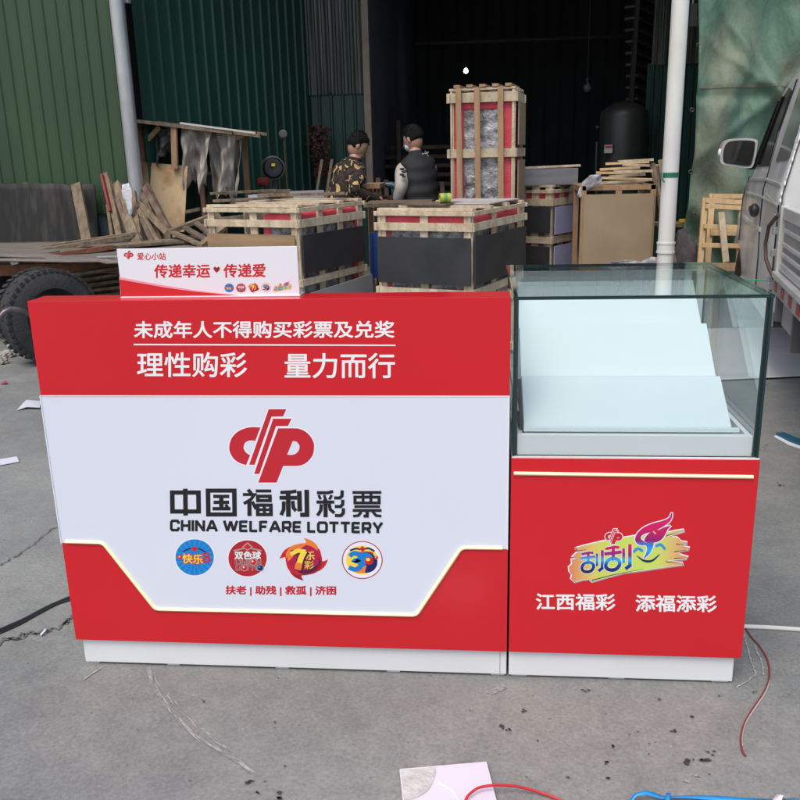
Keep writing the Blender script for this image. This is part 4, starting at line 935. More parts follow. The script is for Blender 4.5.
tag(MB().box((at(686, 219, 6.3).x, 6.3, q.z + .035), (.12, .05, .035)).build('tape_measure', mat('tool_yellow', (.6, .45, .03), .4), bevel=.008), 'small yellow tool lying on the low dark shelf', 'tool')

# ---------------------------------------------------------------- lean-to shed frame on the left
sh = thing('lean_to', 'ramshackle timber lean-to with ragged plastic sheeting by the teal wall', 'shed', (at(190, 200, 6.1).x, 6.1, 0))
def bb(mb_, a, b, w, t, Y0, Y1=None): p, q = at(*a, Y0), at(*b, Y0 if Y1 is None else Y1); mb_.beam(p, q, w, t)
m_ = MB()
p = at(140, 124, 6.0); m_.beam((p.x, 6, 0), (p.x, 6, p.z), .045, .05)
p = at(174, 124, 5.9); q = at(175, 166, 5.9); m_.beam(p, q, .05, .04); m_.box(q - V((0, 0, .01)), (.06, .05, .03))
bb(m_, (148, 140), (160, 127), .04, .04, 5.96); p = at(235, 130, 6.3); m_.beam((p.x, 6.6, 0), (p.x, 6.6, p.z), .05, .05)
p = at(201, 173, 6.2); m_.beam((p.x, 6.2, 0), (p.x, 6.2, p.z), .04, .04); bb(m_, (201, 174), (214, 173), .04, .03, 6.2)
bb(m_, (232, 140), (245, 134), .04, .04, 6.1)
m_.build('post_and_beam', WOODB, sh)
m_ = MB(); rnd = random.Random(9)
for k in range(7):
    y = 5.85 + k * .11; a, b = at(137, 121, 5.9), at(258, 134, 6.1)
    m_.beam((a.x + rnd.uniform(-.03, .05), y, a.z + rnd.uniform(-.015, .02)), (b.x + rnd.uniform(-.25, .05), y + .15, b.z + rnd.uniform(-.02, .02)), .1, .03)
m_.build('roof_boards', OLDW, sh)
a, b = at(180, 123, 5.88), at(255, 133, 5.98); MB().beam(a, b, .02, .016).build('roof_edge_strip', mat('pale_strip', (.55, .55, .52), .4), sh)
m_ = MB().prism([at(141, 162, 5.95), at(187.5, 166, 5.95), at(184, 232, 5.82), at(141, 228, 5.82)], (0, .012, 0))
plyb = m_.build('plywood_panel', mat('stained_plywood', (.58, .42, .24), .7, col2=(.36, .20, .08), nscale=4.5, contrast=(.50, .66), detail=5, bump=.05), sh)
SHT = mat('dirty_plastic_sheet', (.40, .37, .33), .5, col2=(.24, .215, .19), nscale=4, stretch=(2, 2, 1), bump=.5, bscale=9, spec=.6)
def curtain(x0, x1, y0, y1, Y, seed, m, name='plastic_sheet'):
    rnd_ = random.Random(seed); n = 26; bot = [y1 - 16 * abs(math.sin(i_ * .16 + seed)) - 5 * abs(math.sin(i_ * .5 + seed * 2)) + rnd_.uniform(-2.5, 2.5) for i_ in range(n + 1)]
    def fn(u, v):
        i = u * n; k = min(n - 1, int(i)); yb = bot[k] + (bot[k + 1] - bot[k]) * (i - k)
        x = x0 + (x1 - x0) * (u + (.5 - u) * .35 * v); y = y0 + (yb - y0) * v + (x1 - x0) * 0 + u * 2
        p = at(x, y, Y); p.y += .06 * math.sin(u * 7 + seed + v * 2.5) * (.4 + v) + .02 * math.sin(u * 15 - v * 9) + .012 * math.sin(v * 19 + u * 7)
        return p
    return MB().sheet(fn, n * 2, 22).build(name, m, sh, smooth='all', solid=.002)
curtain(181, 212, 125, 196, 5.98, 3, SHT); curtain(207, 236, 128, 212, 6.05, 5, SHT); curtain(226, 242, 130, 205, 6.12, 8, SHT)
curtain(143, 178, 126, 172, 5.985, 11, mat('dark_grey_net', (.075, .078, .075), .8, col2=(.05, .052, .05), nscale=3, stretch=(2, 2, .5)))  # netting behind the frame, dark grey in its own colour
curtain(190, 226, 150, 240, 6.3, 12, MATS['dark_grey_net'])

# black rubber sheet and plank by the green wall
RUBS = mat('black_rubber_sheet', (.020, .020, .020), .8, col2=(.070, .067, .062), nscale=5, stretch=(3, 3, .5), bump=.2, bscale=12, contrast=(.45, .75))
def rs(u, v):
    x = -8 + u * 72; top = 184 + 2.2 * math.sin(u * 9) + 1.2 * math.sin(u * 23) + (5 * max(0, u - .8) * 5)
    p = at(x + 12, top, 5.6); return V((p.x, 5.62 - .14 * v + .02 * math.sin(u * 12 + v * 3), p.z * (1 - v) + .003))
def rs2(u, v):
    p0 = at(-60, 184, 5.6).x; p1 = at(92, 184, 5.6).x; x = p0 + (p1 - p0) * u; zt__ = at(30, 184 + .8 * math.sin(u * 9) + .7 * math.sin(u * 31) + .4 * math.sin(u * 77), 5.6).z - max(0, u - .62) * .05
    return V((x, 5.66 - .10 * v + .006 * math.sin(u * 14 + v * 4) - (.012 if u > .55 else 0), zt__ * (1 - v) + .003))
tag(MB().sheet(rs2, 60, 20).build('rubber_sheet', RUBS, smooth='all', solid=.012), 'large black rubber sheet standing against the green wall', 'rubber sheet')
def plank(label, a, Ya, b, Yb, w, t, m, group=None, up=(0, -1, 0), name='timber_plank', cat='plank', ground=False):
    p, q = at(*a, Ya), at(*b, Yb)
    if ground: d = (q - p).normalized(); q = p + d * ((p.z - .03) / -d.z)
    return tag(MB().beam(p, q, w, t, up=up).build(name, m, bevel=.0015), label, cat, group)
plank('thick brown plank leaning upright over the edge of the black rubber sheet', (76, 184), 5.55, (88, 245), 5.3, .09, .03, OLDW, ground=True)
PG = 'planks leaning beside the galvanised downpipe'
plank('plank with a red painted edge leaning left of the galvanised downpipe', (106, 174), 5.5, (122, 243), 5.15, .055, .05, OLDWL, PG, ground=True)
p = at(102.5, 175, 5.46); q = at(111, 212, 5.27); tag(MB().beam(p, q, .02, .05, up=(0, -1, 0)).build('red_batten', mat('faded_red_paint', (.22, .03, .03), .7)), 'thin red painted batten on the leaning plank', 'batten')
LB = 'weathered plank leaning in the pile around the galvanised downpipe foot'
for a, Ya, b, Yb, w, t, m in (((115, 184), 5.5, (136, 240), 5.05, .09, .03, OLDWL), ((121, 186), 5.5, (142, 243), 5.1, .07, .03, OLDW), ((133, 192), 5.42, (139, 235), 5.1, .05, .03, OLDWL), ((108, 205), 5.4, (113, 240), 5.2, .03, .03, OLDWL), ((118, 200), 5.35, (132, 240), 5.1, .04, .03, OLDW),
                              ((141, 186), 5.6, (160, 243), 5.15, .06, .03, OLDW), ((146, 184), 5.6, (172, 236), 5.2, .05, .03, OLDW), ((139, 204), 5.3, (178, 243), 5.0, .055, .03, OLDWL), ((139, 210), 5.25, (160, 245), 5.0, .04, .03, OLDWL), ((142, 218), 5.2, (154, 245), 5.0, .04, .03, OLDW), ((155, 206), 5.5, (165, 243), 5.2, .05, .03, OLDW), ((160, 214), 5.4, (176, 246), 5.1, .045, .03, OLDW)):
    plank(LB, a, Ya, b, Yb, w, t, m, PG, ground=True)
plank('dark red brown bar leaning across the stained plywood', (145, 187), 5.55, (172, 235), 5.1, .05, .04, mat('red_brown_bar', (.12, .06, .05), .8, col2=(.2, .15, .11), nscale=9), PG, ground=True)
rag('white plastic bag caught among the leaning planks', [(121, 185), (128, 183), (132, 190), (133, 212), (130, 218), (126, 205), (122, 195)], 5.2, mat('white_bag', (.6, .6, .66), .4, bump=.6, bscale=30), 'plastic_bag', 'plastic bag', .02, 8)
# rough timber ladder-like frame lying
fr = thing('slatted_rack', 'weathered slatted timber frame lying beside the stained plywood', 'frame', (at(185, 230, 5).x, 5, 0))
m_ = MB()
a, b, c_, d_ = at(168, 232, 4.9), at(216, 214, 5.3), at(200, 246, 4.6), at(224, 228, 4.9)
m_.beam(a, b, .06, .03); m_.beam(c_, d_, .06, .03); each(m_, 'side_rail', OLDWL, fr)
m_ = MB()
for f in (.05, .3, .55, .8, 1): m_.beam(a.lerp(b, f), c_.lerp(d_, f), .05, .02)
each(m_, 'slat', OLDW, fr)
m_ = MB()
for p in (a, b, c_, d_): m_.beam((p.x, p.y, 0), (p.x, p.y, p.z), .05, .04)
each(m_, 'leg', OLDW, fr)
plank('weathered lath on the timber pile right of the stained plywood', (186, 212), 5.5, (200, 209), 5.5, .03, .03, OLDW, PG)

# ---------------------------------------------------------------- cart with big tyre, sheets and timber
def wheel(parent, c, ax, r, w, hub=.45, n=44, tread=True, rim=DARKM, nm='wheel'):
    ax = V(ax).normalized(); o = MB()
    c = V(c)
    o.lathe([(r * hub, -w * .36), (r * .62, -w * .5), (r * .86, -w * .5), (r * .97, -w * .40), (r, -w * .2), (r, w * .2), (r * .97, w * .40), (r * .86, w * .5), (r * .62, w * .5), (r * hub, w * .36), (r * hub, -w * .36)], c, ax, n)
    if tread:
        a = V((0, 0, 1)); u = ax.cross(a).normalized(); v = ax.cross(u)
        for k in range(n):
            th = 2 * math.pi * (k + .5) / n; d = u * math.cos(th) + v * math.sin(th); tg = ax.cross(d)
            for s in (-1, 1):
                o.box(c + d * (r - .002) + ax * (s * w * .33) + tg * (s * .3 * r / n), (w * .26, r * 2.6 / n * 1.25, r * .075), ((ax + tg * .25 * s).normalized(), tg, d))
            if k % 2: o.box(c + d * (r - .002), (w * .2, r * 2.4 / n, r * .05), (ax, tg, d))
    t = o.build(nm, RUBBER, parent, smooth=True)
    h = MB(); h.lathe([(.0, w * .05), (r * .16, w * .12), (r * .2, w * .05), (r * hub * .8, -w * .05), (r * hub, w * .3), (r * hub * 1.05, w * .38)], c, ax, n)
    h.lathe([(.0, -w * .1), (r * hub * .9, -w * .12), (r * hub, -w * .38)], c, ax, n)
    h.build('rim', rim, t, smooth=True)
    return t
YT = 3.62
tc_ = at(48, 314, YT); rT = .315
cart = thing('flatbed_cart', 'low flatbed cart on a large treaded tyre loaded with timber and sheets', 'cart', (tc_.x - .8, 4.6, 0))
axw = V((.80, -.60, 0))
wheel(cart, (tc_.x, YT, rT), axw, rT, .22, .62)
wheel(cart, (tc_.x - .95, YT + 1.5, rT), axw, rT, .22)
dk = [(tc_.x - 2.6, 4.02), (tc_.x + .9, 4.30), (tc_.x + .75, 5.3), (tc_.x - 2.9, 5.1)]
MB().prism([V((x, y, .60)) for x, y in dk], (0, 0, .03)).build('deck', OLDW, cart)
m_ = MB(); m_.beam(V((*dk[0], .56)), V((*dk[1], .56)), .06, .08); m_.beam(V((*dk[3], .56)), V((*dk[2], .56)), .06, .08)
m_.beam((tc_.x + .02, YT, rT), (tc_.x - .95, YT + 1.5, rT), .06, .06); m_.beam((tc_.x - .3, YT + .6, rT), (tc_.x - .3, YT + .6, .62), .08, .08); m_.beam((tc_.x - .75, YT + 1.2, rT), (tc_.x - .75, YT + 1.2, .62), .08, .08)
each(m_, 'chassis', RUST, cart)
hb = [at(-12, 330, 3.1), at(-2, 319, 3.1), at(4, 312, 3.12), at(10, 309, 3.15), at(18, 309.5, 3.2), at(26, 312, 3.25), at(34, 318, 3.35), at(46, 330, 3.6)]
MB().tube(hb + [V((tc_.x + .12, 3.72, rT + .01))], .016, 10).build('drawbar', mat('scraped_tube', (.16, .12, .12), .4, metal=.6, col2=(.25, .24, .26), nscale=7), cart, smooth=True)
# drooping ply sheets on the deck
PLY = mat('grey_plywood', (.20, .18, .155), .8, col2=(.13, .115, .10), nscale=5, stretch=(1, 4, 4), bump=.2)
def sheetf(x0, x1, y0, y1, z, am, ph):
    def fn(u, v): 
        x = x0 + (x1 - x0) * u; return V((x, y0 + (y1 - y0) * v + .1 * u, z + am * math.sin(u * 7 + ph) * (1 - v) - (am * 1.4 * (1 - v) if u > .55 else 0)))
    return fn
tag(MB().sheet(sheetf(tc_.x - 1.5, tc_.x + .95, 3.98, 5.1, .672, .018, 0), 30, 6).build('plywood_sheet', PLY, smooth='all', solid=.012), 'upper grey warped plywood sheet lying on the cart', 'sheet', 'warped sheets on the cart')
tag(MB().sheet(sheetf(tc_.x - .6, tc_.x + 1.0, 3.9, 5.0, .648, .010, 1.2), 30, 6).build('plywood_sheet', PLY, smooth='all', solid=.012), 'lower grey warped plywood sheet drooping off the cart edge', 'sheet', 'warped sheets on the cart')
plank('long pale plank lying across the load on the cart', (-20, 261), 4.2, (132, 236), 4.9, .05, .035, OLDWL, 'timber on the cart', up=(0, 0, 1))
plank('second long plank lying behind the pale one on the cart', (-10, 255), 4.5, (140, 233), 5.1, .06, .03, OLDWL, 'timber on the cart', up=(0, 0, 1))
plank('rusty red brown steel bar lying on the plywood of the cart', (50, 256), 4.2, (112, 247), 4.5, .05, .035, RUST, 'timber on the cart', up=(0, 0, 1), name='steel_bar', cat='bar')
plank('dark bar with a knob end lying on the plywood of the cart', (10, 261), 4.1, (60, 252), 4.3, .02, .02, DARKM, 'timber on the cart', up=(0, 0, 1), name='steel_bar', cat='bar')
plank('grey metal strip lying at the right of the cart load', (98, 257), 4.1, (125, 256), 4.1, .03, .01, STEEL, 'timber on the cart', up=(0, 0, 1), name='metal_strip', cat='strip')
for k in range(5):
    plank('short board lying flat under the sheets at the right of the cart', (62 + 6 * k, 276 + 5 * k), 4.0 + .1 * k, (150 + 8 * k, 262 + 6 * k), 4.4 + .1 * k, .10, .02, OLDW, 'boards under the cart sheets', up=(0, 0, 1))
for k in range(4):
    plank('board lying flat in the low stack behind the small sign', (95 + 20 * k, 248 - 2 * k), 4.5 + .1 * k, (210, 240 - 2 * k), 4.9 + .1 * k, .09, .02, OLDWL if k % 2 else OLDW, 'boards stacked behind the sign', up=(0, 0, 1))
stb = MB().box((at(150, 265, 4.7).x, 4.75, .3), (1.0, .5, .6)).build('timber_stack', OLDW); tag(stb, 'low stack of old timber behind the small sign', 'timber stack')
rag('crumpled white plastic scrap on the front edge of the cart load', [(10, 262), (14, 259), (20, 260), (18, 264), (12, 265)], 3.96, mat('white_bag', (.6, .6, .66), .4), 'plastic_scrap', 'plastic scrap', .015, 9)

# ---------------------------------------------------------------- things behind crate B : table, boxes, fan, coir bundle
tb = thing('work_table', 'low work table with grey boxes behind the left crate', 'table', (at(285, 200, 6.2).x, 6.2, 0))
tz_ = at(285, 203, 6.0).z; xa, xb = at(243, 203, 6.1).x, at(330, 203, 6.1).x
MB().box(((xa + xb) / 2, 6.3, tz_ - .02), (xb - xa, .7, .04)).build('tabletop', OLDW, tb)
for x in (xa + .08, xb - .08):
    for y in (6.0, 6.6): MB().beam((x, y, 0), (x, y, tz_ - .04), .05, .05).build('leg', OLDW, tb)
def boxon(label, x0, x1, y1, Y, h, d, m, ang=0, name='carton', cat='box', z=None):
    a, b = at(x0, y1, Y), at(x1, y1, Y); c0, s0 = math.cos(ang), math.sin(ang); zb = tz_ if z is None else z
    return tag(MB().box(((a.x + b.x) / 2, Y + d / 2, zb + h / 2 + .001), (abs(b.x - a.x), d, h), (V((c0, s0, 0)), V((-s0, c0, 0)), V((0, 0, 1)))).build(name, m, bevel=.002), label, cat)
boxon('white ended grey box lying on the work table', 247, 268, 201, 6.1, .07, .3, mat('pale_box', (.42, .43, .48), .5), .1)
boxon('long grey metal channel lying on the work table', 288, 322, 196, 6.25, .09, .18, GREYP, .25, 'metal_channel', 'channel')
boxon('flat grey box in the middle of the work table', 268, 296, 198, 6.3, .06, .3, mat('slate_box', (.12, .125, .14), .6), .1)
boxon('rough brown block at the back of the work table', 258, 290, 194, 6.5, .10, .1, OLDW, 0, 'timber_block', 'block')
fn_ = thing('disc_grinder', 'round black guarded machine with yellow sticker in front of the teal wall', 'machine', (at(272, 172, 6.7).x, 6.7, 0))
q = at(273, 168, 6.6); MB().lathe([(.0, .02), (.04, .035), (.085, .03), (.105, .0), (.10, -.03), (.0, -.04)], q, (.45, -1, .1), 28).build('guard_disc', mat('smoked_plastic', (.012, .012, .013), .5), fn_, smooth=True)
MB().lathe([(.103, .008), (.115, .004), (.115, -.012), (.103, -.012)], q, (.25, -1, .1), 28).build('rim_ring', mat('pale_ring', (.05, .05, .05), .5), fn_, smooth=True)
MB().box(q + V((.015, -.045, .03)), (.035, .004, .025), (V((.97, .25, 0)), V((-.25, .97, 0)), V((.1, 0, 1)))).build('sticker', mat('yellow_sticker', (.75, .65, .02), .4), fn_)
q2 = at(264, 182, 6.55); MB().lathe([(0, -.06), (.045, -.05), (.05, .04), (0, .06)], q2, (1, -.3, 0), 14).build('motor', mat('maroon_motor', (.16, .03, .03), .4), fn_, smooth=True)
MB().beam((q.x, 6.66, tz_ * .0), (q.x, 6.66, q.z - .1), .05, .05).box((q.x, 6.66, .02), (.35, .35, .04)).build('stand', DARKM, fn_)
q = at(283, 134, 7.3)
ld = thing('round_reflector', 'small pale disc on a thin pole in front of the teal wall', 'disc', (q.x, 7.3, 0))
MB().lathe([(0, .01), (.032, .008), (.045, 0), (0, -.01)], q, (0, -1, 0), 16).build('disc', mat('pale_disc', (.12, .12, .11), .7), ld); MB().tube([(q.x + .02, 7.32, 0), (q.x, 7.32, q.z)], .008, 6).build('pole', mat('rusty_pole', (.10, .05, .03), .7), ld)
COIR = mat('brown_coir', (.045, .022, .018), .9, col2=(.085, .042, .034), nscale=20)
cq = at(318, 150, 8.2); co_ = thing('net_bundle', 'brown bundle of shredded netting hanging in the wall corner', 'netting', (cq.x, 8.2, 0))
m_ = MB(); rnd = random.Random(4)
for k in range(900):
    t = rnd.random(); x_ = 318 + rnd.gauss(0, 5.2) * (1 - .45 * t) + 3 * t; y_ = 126 + 52 * t; p = at(x_, y_, 8.25 + rnd.uniform(-.12, .12)); r = rnd.uniform(.012, .03)
    d = V((rnd.uniform(-1, 1), rnd.uniform(-1, 1), rnd.uniform(-1, 1))).normalized(); e = d.cross(V((rnd.uniform(-1, 1), rnd.uniform(-1, 1), rnd.uniform(-1, 1)))).normalized()
    m_.add([p - d * r, p + e * r * .7, p + d * r, p - e * r * .7], [(0, 1, 2, 3)])
m_.build('fibres', COIR, co_)
MB().tube([at(318, 123, 8.3), at(320, 150, 8.3), at(322, 180, 8.3)], [.02, .09, .05], 8).build('core', COIR, co_)
for x in (322, 332): plank('thin pole leaning in the corner beside the netting bundle', (x, 160), 8.0, (x - 6, 198), 7.7, .03, .03, OLDW, 'poles beside the netting', ground=True, name='timber_pole', cat='pole')

# blue hand trolley between the crates
tq = at(376, 262, 4.9)
tro = thing('hand_trolley', 'blue hand trolley with red rimmed wheel between two crates', 'trolley', (tq.x, 4.9, 0))
TB = mat('blue_paint', (.012, .05, .22), .4); p0 = at(369.5, 233, 4.95); p1 = at(380, 233, 4.95)
MB().box(((p0.x + p1.x) / 2, 4.98, (p0.z + .36) / 2), (p1.x - p0.x, .03, p0.z - .36)).beam((p0.x + .01, 4.95, .06), (p0.x + .01, 4.95, p0.z), .022, .03).beam((p1.x, 4.95, .06), (p1.x, 4.95, p0.z), .022, .03).box((p0.x + .08, 4.86, .05), (.3, .2, .02)).build('frame', TB, tro)
wheel(tro, (at(373.5, 276, 4.8).x, 4.8, .13), (1, -.5, 0), .13, .05, .6, 24, False, mat('red_rim', (.25, .02, .03), .5))

# tank, lights, racks inside the workshop
q = at(625, 110, 8.4); a, b = at(603, 130, 8.4), at(652, 130, 8.4); rt_ = (b.x - a.x) / 2; zt3 = at(627, 112, 8.4).z
tk = thing('pressure_tank', 'dark green upright pressure tank with domed top inside the workshop', 'tank', ((a.x + b.x) / 2, 8.4 + rt_, 0))
cx_ = (a.x + b.x) / 2
MB().lathe([(.0, zt3 + .13), (rt_ * .4, zt3 + .115), (rt_ * .75, zt3 + .07), (rt_ * .95, zt3 + .02), (rt_, zt3 - .03), (rt_, .25), (rt_ * .8, .15), (0, .12)], (cx_, 8.4 + rt_, 0), (0, 0, 1), 36).build('vessel', mat('tank_green', (.014, .026, .024), .45, col2=(.03, .03, .026), nscale=3), tk, smooth=True)
m_ = MB()
for s in (0, 2.1, 4.2): m_.beam((cx_ + rt_ * .8 * math.cos(s), 8.4 + rt_ + rt_ * .8 * math.sin(s), 0), (cx_ + rt_ * .8 * math.cos(s), 8.4 + rt_ + rt_ * .8 * math.sin(s), .3), .06, .06)
each(m_, 'leg', DARKM, tk)
q = at(607, 149, 8.38); MB().box((q.x + .02, 8.42, q.z), (.09, .02, .09)).build('label_plate', mat('tank_label', (.45, .42, .42), .5), tk)
MB().box((q.x + .02, 8.405, q.z + .025), (.08, .006, .02)).build('label_stripe', INKR, tk)
MB().tube([(cx_ - rt_ - .02, 8.5, .6), (cx_ - rt_ - .05, 8.5, 1.1), (cx_ - rt_ - .05, 8.5, 1.4)], .015, 8).lathe([(0, .02), (.018, .02), (.018, -.02), (0, -.02)], (cx_ - rt_ - .06, 8.45, at(600, 127, 8.45).z), (0, 1, 0), 14).build('gauge', DARKM, tk)
def bulb(label, px_, py_, Y, r, m):
    q = at(px_, py_, Y); o = thing('pendant_lamp', label, 'lamp', q, 'lamps hanging in the workshop')
    MB().lathe([(0, -r), (r * .5, -r * .87), (r * .87, -r * .5), (r, 0), (r * .87, r * .5), (r * .5, r * .87), (r * .35, r * 1.1), (0, r * 1.12)], q, (0, 0, 1), 18).build('bulb', m, o, smooth=True)
    MB().tube([q + V((0, 0, r * 1.2)), q + V((0, 0, r * 2.2))], r * .38, 10).tube([q + V((0, 0, r * 2)), V((q.x, q.y, 4.55))], .006, 6).build('cord', PLASTB, o)
bulb('lit white lamp glowing in the dark workshop', 465.8, 71, 13, .036, mat('lit_bulb', (1, 1, 1), .5, emit=(.85, 1, .92), estr=40))
bulb('unlit grey bulb hanging in the dark workshop', 587.5, 88, 10, .055, mat('dead_bulb', (.12, .12, .13), .4))
q = at(693, 14, 8.5); o = thing('hanging_lamp_case', 'grey metal lamp housing hanging between the white downpipe and tarpaulin', 'lamp', q)
MB().box(at(693, 12, 8.5), (.07, .07, .16)).box(at(693, 22, 8.5), (.08, .08, .10)).build('housing', mat('dull_zinc', (.16, .16, .15), .5), o); MB().tube([at(693, 4, 8.5), V((at(693, 4, 8.5).x, 8.5, 4.5))], .008, 6).build('cord', STEEL, o)
# racks / stacked boards deep inside
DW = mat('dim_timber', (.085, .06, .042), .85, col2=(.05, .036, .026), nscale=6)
rk = thing('timber_rack', 'dim rack of stacked boards deep in the workshop behind the man in the dark jacket', 'rack', (-.6, 10, 0))
m_ = MB(); rnd = random.Random(12)
for k in range(11):
    z = .2 + k * .12; m_.box((-.55 + rnd.uniform(-.1, .1), 10.3 + rnd.uniform(-.1, .1), z), (1.5 + rnd.uniform(-.3, .2), .5, .05))
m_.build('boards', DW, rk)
m_ = MB()
for x in (-1.15, -.4, .3): m_.beam((x, 9.95, 0), (x, 9.95, 1.75), .05, .05)
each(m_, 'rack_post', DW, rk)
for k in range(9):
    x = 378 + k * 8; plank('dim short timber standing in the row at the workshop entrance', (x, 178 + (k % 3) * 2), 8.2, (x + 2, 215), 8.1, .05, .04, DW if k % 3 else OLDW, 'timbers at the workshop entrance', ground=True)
stl = thing('trestle', 'pale wooden trestle beside the man in camouflage', 'trestle', (at(374, 190, 6.6).x, 6.6, 0))
m_ = MB(); p = at(370, 188, 6.6); q = at(377, 186, 6.6)
zt4 = p.z; m_.beam((p.x, 6.6, 0), (p.x, 6.6, zt4), .04, .05); m_.beam((q.x + .02, 6.6, 0), (q.x + .02, 6.6, zt4), .04, .05); each(m_, 'leg', WOODB, stl)
MB().box(((p.x + q.x) / 2, 6.7, zt4 + .02), (.16, .5, .04)).build('top_bar', WOODB, stl)
# bench between the two men
wb = thing('workbench', 'low dark workbench in front of the man in the dark jacket', 'workbench', (at(395, 205, 5.6).x, 5.6, 0))
zt5 = at(395, 203, 5.6).z; xa, xb = at(368, 205, 5.6).x, at(432, 205, 5.6).x
MB().box(((xa + xb) / 2, 5.55, zt5), (xb - xa, .5, .03)).build('tabletop', OLDW, wb)
for x in (xa + .16, xb - .04):
    for y in (5.45, 5.75): MB().beam((x, y, 0), (x, y, zt5 - .015), .05, .05).build('leg', OLDW, wb)
q = at(389, 187, 7.0); 
tl = thing('power_tool', 'blue and orange power tool on the block left of the dark jacketed man', 'tool', (q.x, 7.0, q.z))
MB().tube([q + V((-.06, 0, .03)), q + V((.02, 0, .02)), q + V((.08, 0, .0))], [.02, .035, .03], 10).tube([q + V((.03, 0, 0)), q + V((.05, 0, -.09))], .02, 8).build('tool_body', mat('tool_blue', (.04, .09, .13), .4), tl, smooth=True)
MB().box(q + V((.09, 0, .03)), (.02, .04, .05)).build('tool_cap', mat('tool_orange', (.35, .08, .04), .4), tl)
MB().box((q.x, 7.05, (q.z - .09) / 2), (.3, .25, q.z - .09)).build('block_support', DW)
tag(bpy.data.objects['block_support'], 'dark block carrying the blue power tool', 'block'); bpy.data.objects['block_support'].name = 'timber_block'
# wall panels inside left (dull stacks above the racks)
# ---------------------------------------------------------------- people
def skin(name, J, E, m, parent, sub=2, root=None):
    """J: name -> (pos, radius), E: edges"""
    me = bpy.data.meshes.new(name); ks = list(J); me.from_pydata([V(J[k][0]) for k in ks], [(ks.index(a), ks.index(b)) for a, b in E], []); me.update()
    o = bpy.data.objects.new(name, me); COL.objects.link(o)
    sk = o.modifiers.new('skin', 'SKIN'); sk.use_smooth_shade = True
    for i, k in enumerate(ks):
        r = J[k][1]; sv = me.skin_vertices[0].data[i]; sv.radius = (r, r) if not isinstance(r, tuple) else r; sv.use_root = (k == (root or ks[0]))
    o.modifiers.new('sub', 'SUBSURF').levels = sub; o.modifiers['sub'].render_levels = sub
    bpy.context.view_layer.update()
    me2 = bpy.data.meshes.new_from_object(o.evaluated_get(bpy.context.evaluated_depsgraph_get())); bpy.data.objects.remove(o)
    mb_ = MB(); mb_.v = [v.co.copy() for v in me2.vertices]; mb_.f = [tuple(p.vertices) for p in me2.polygons]; mb_.m = [0] * len(mb_.f)
    if isinstance(m, MB): return m.add(mb_.v, mb_.f, 0)
    if m is None: return mb_
    return mb_.build(name, m, parent, smooth='all')
def ell(mb_, c, r, ax=None, n=16, mi=0):
    X, Y, Z = ax or (V((1, 0, 0)), V((0, 1, 0)), V((0, 0, 1))); vs = []; c = V(c)
    for j in range(n + 1):
        for i in range(n):
            th = math.pi * j / n; ph = 2 * math.pi * i / n
            vs.append(c + X * (r[0] * math.sin(th) * math.cos(ph)) + Y * (r[1] * math.sin(th) * math.sin(ph)) + Z * (r[2] * math.cos(th)))
    return mb_.add(vs, [(j * n + i, j * n + (i + 1) % n, (j + 1) * n + (i + 1) % n, (j + 1) * n + i) for j in range(n) for i in range(n)], mi)
SKIN = mat('skin_tone', (.42, .24, .17), .55); HAIR = mat('black_hair', (.006, .006, .006), .85, spec=.2)
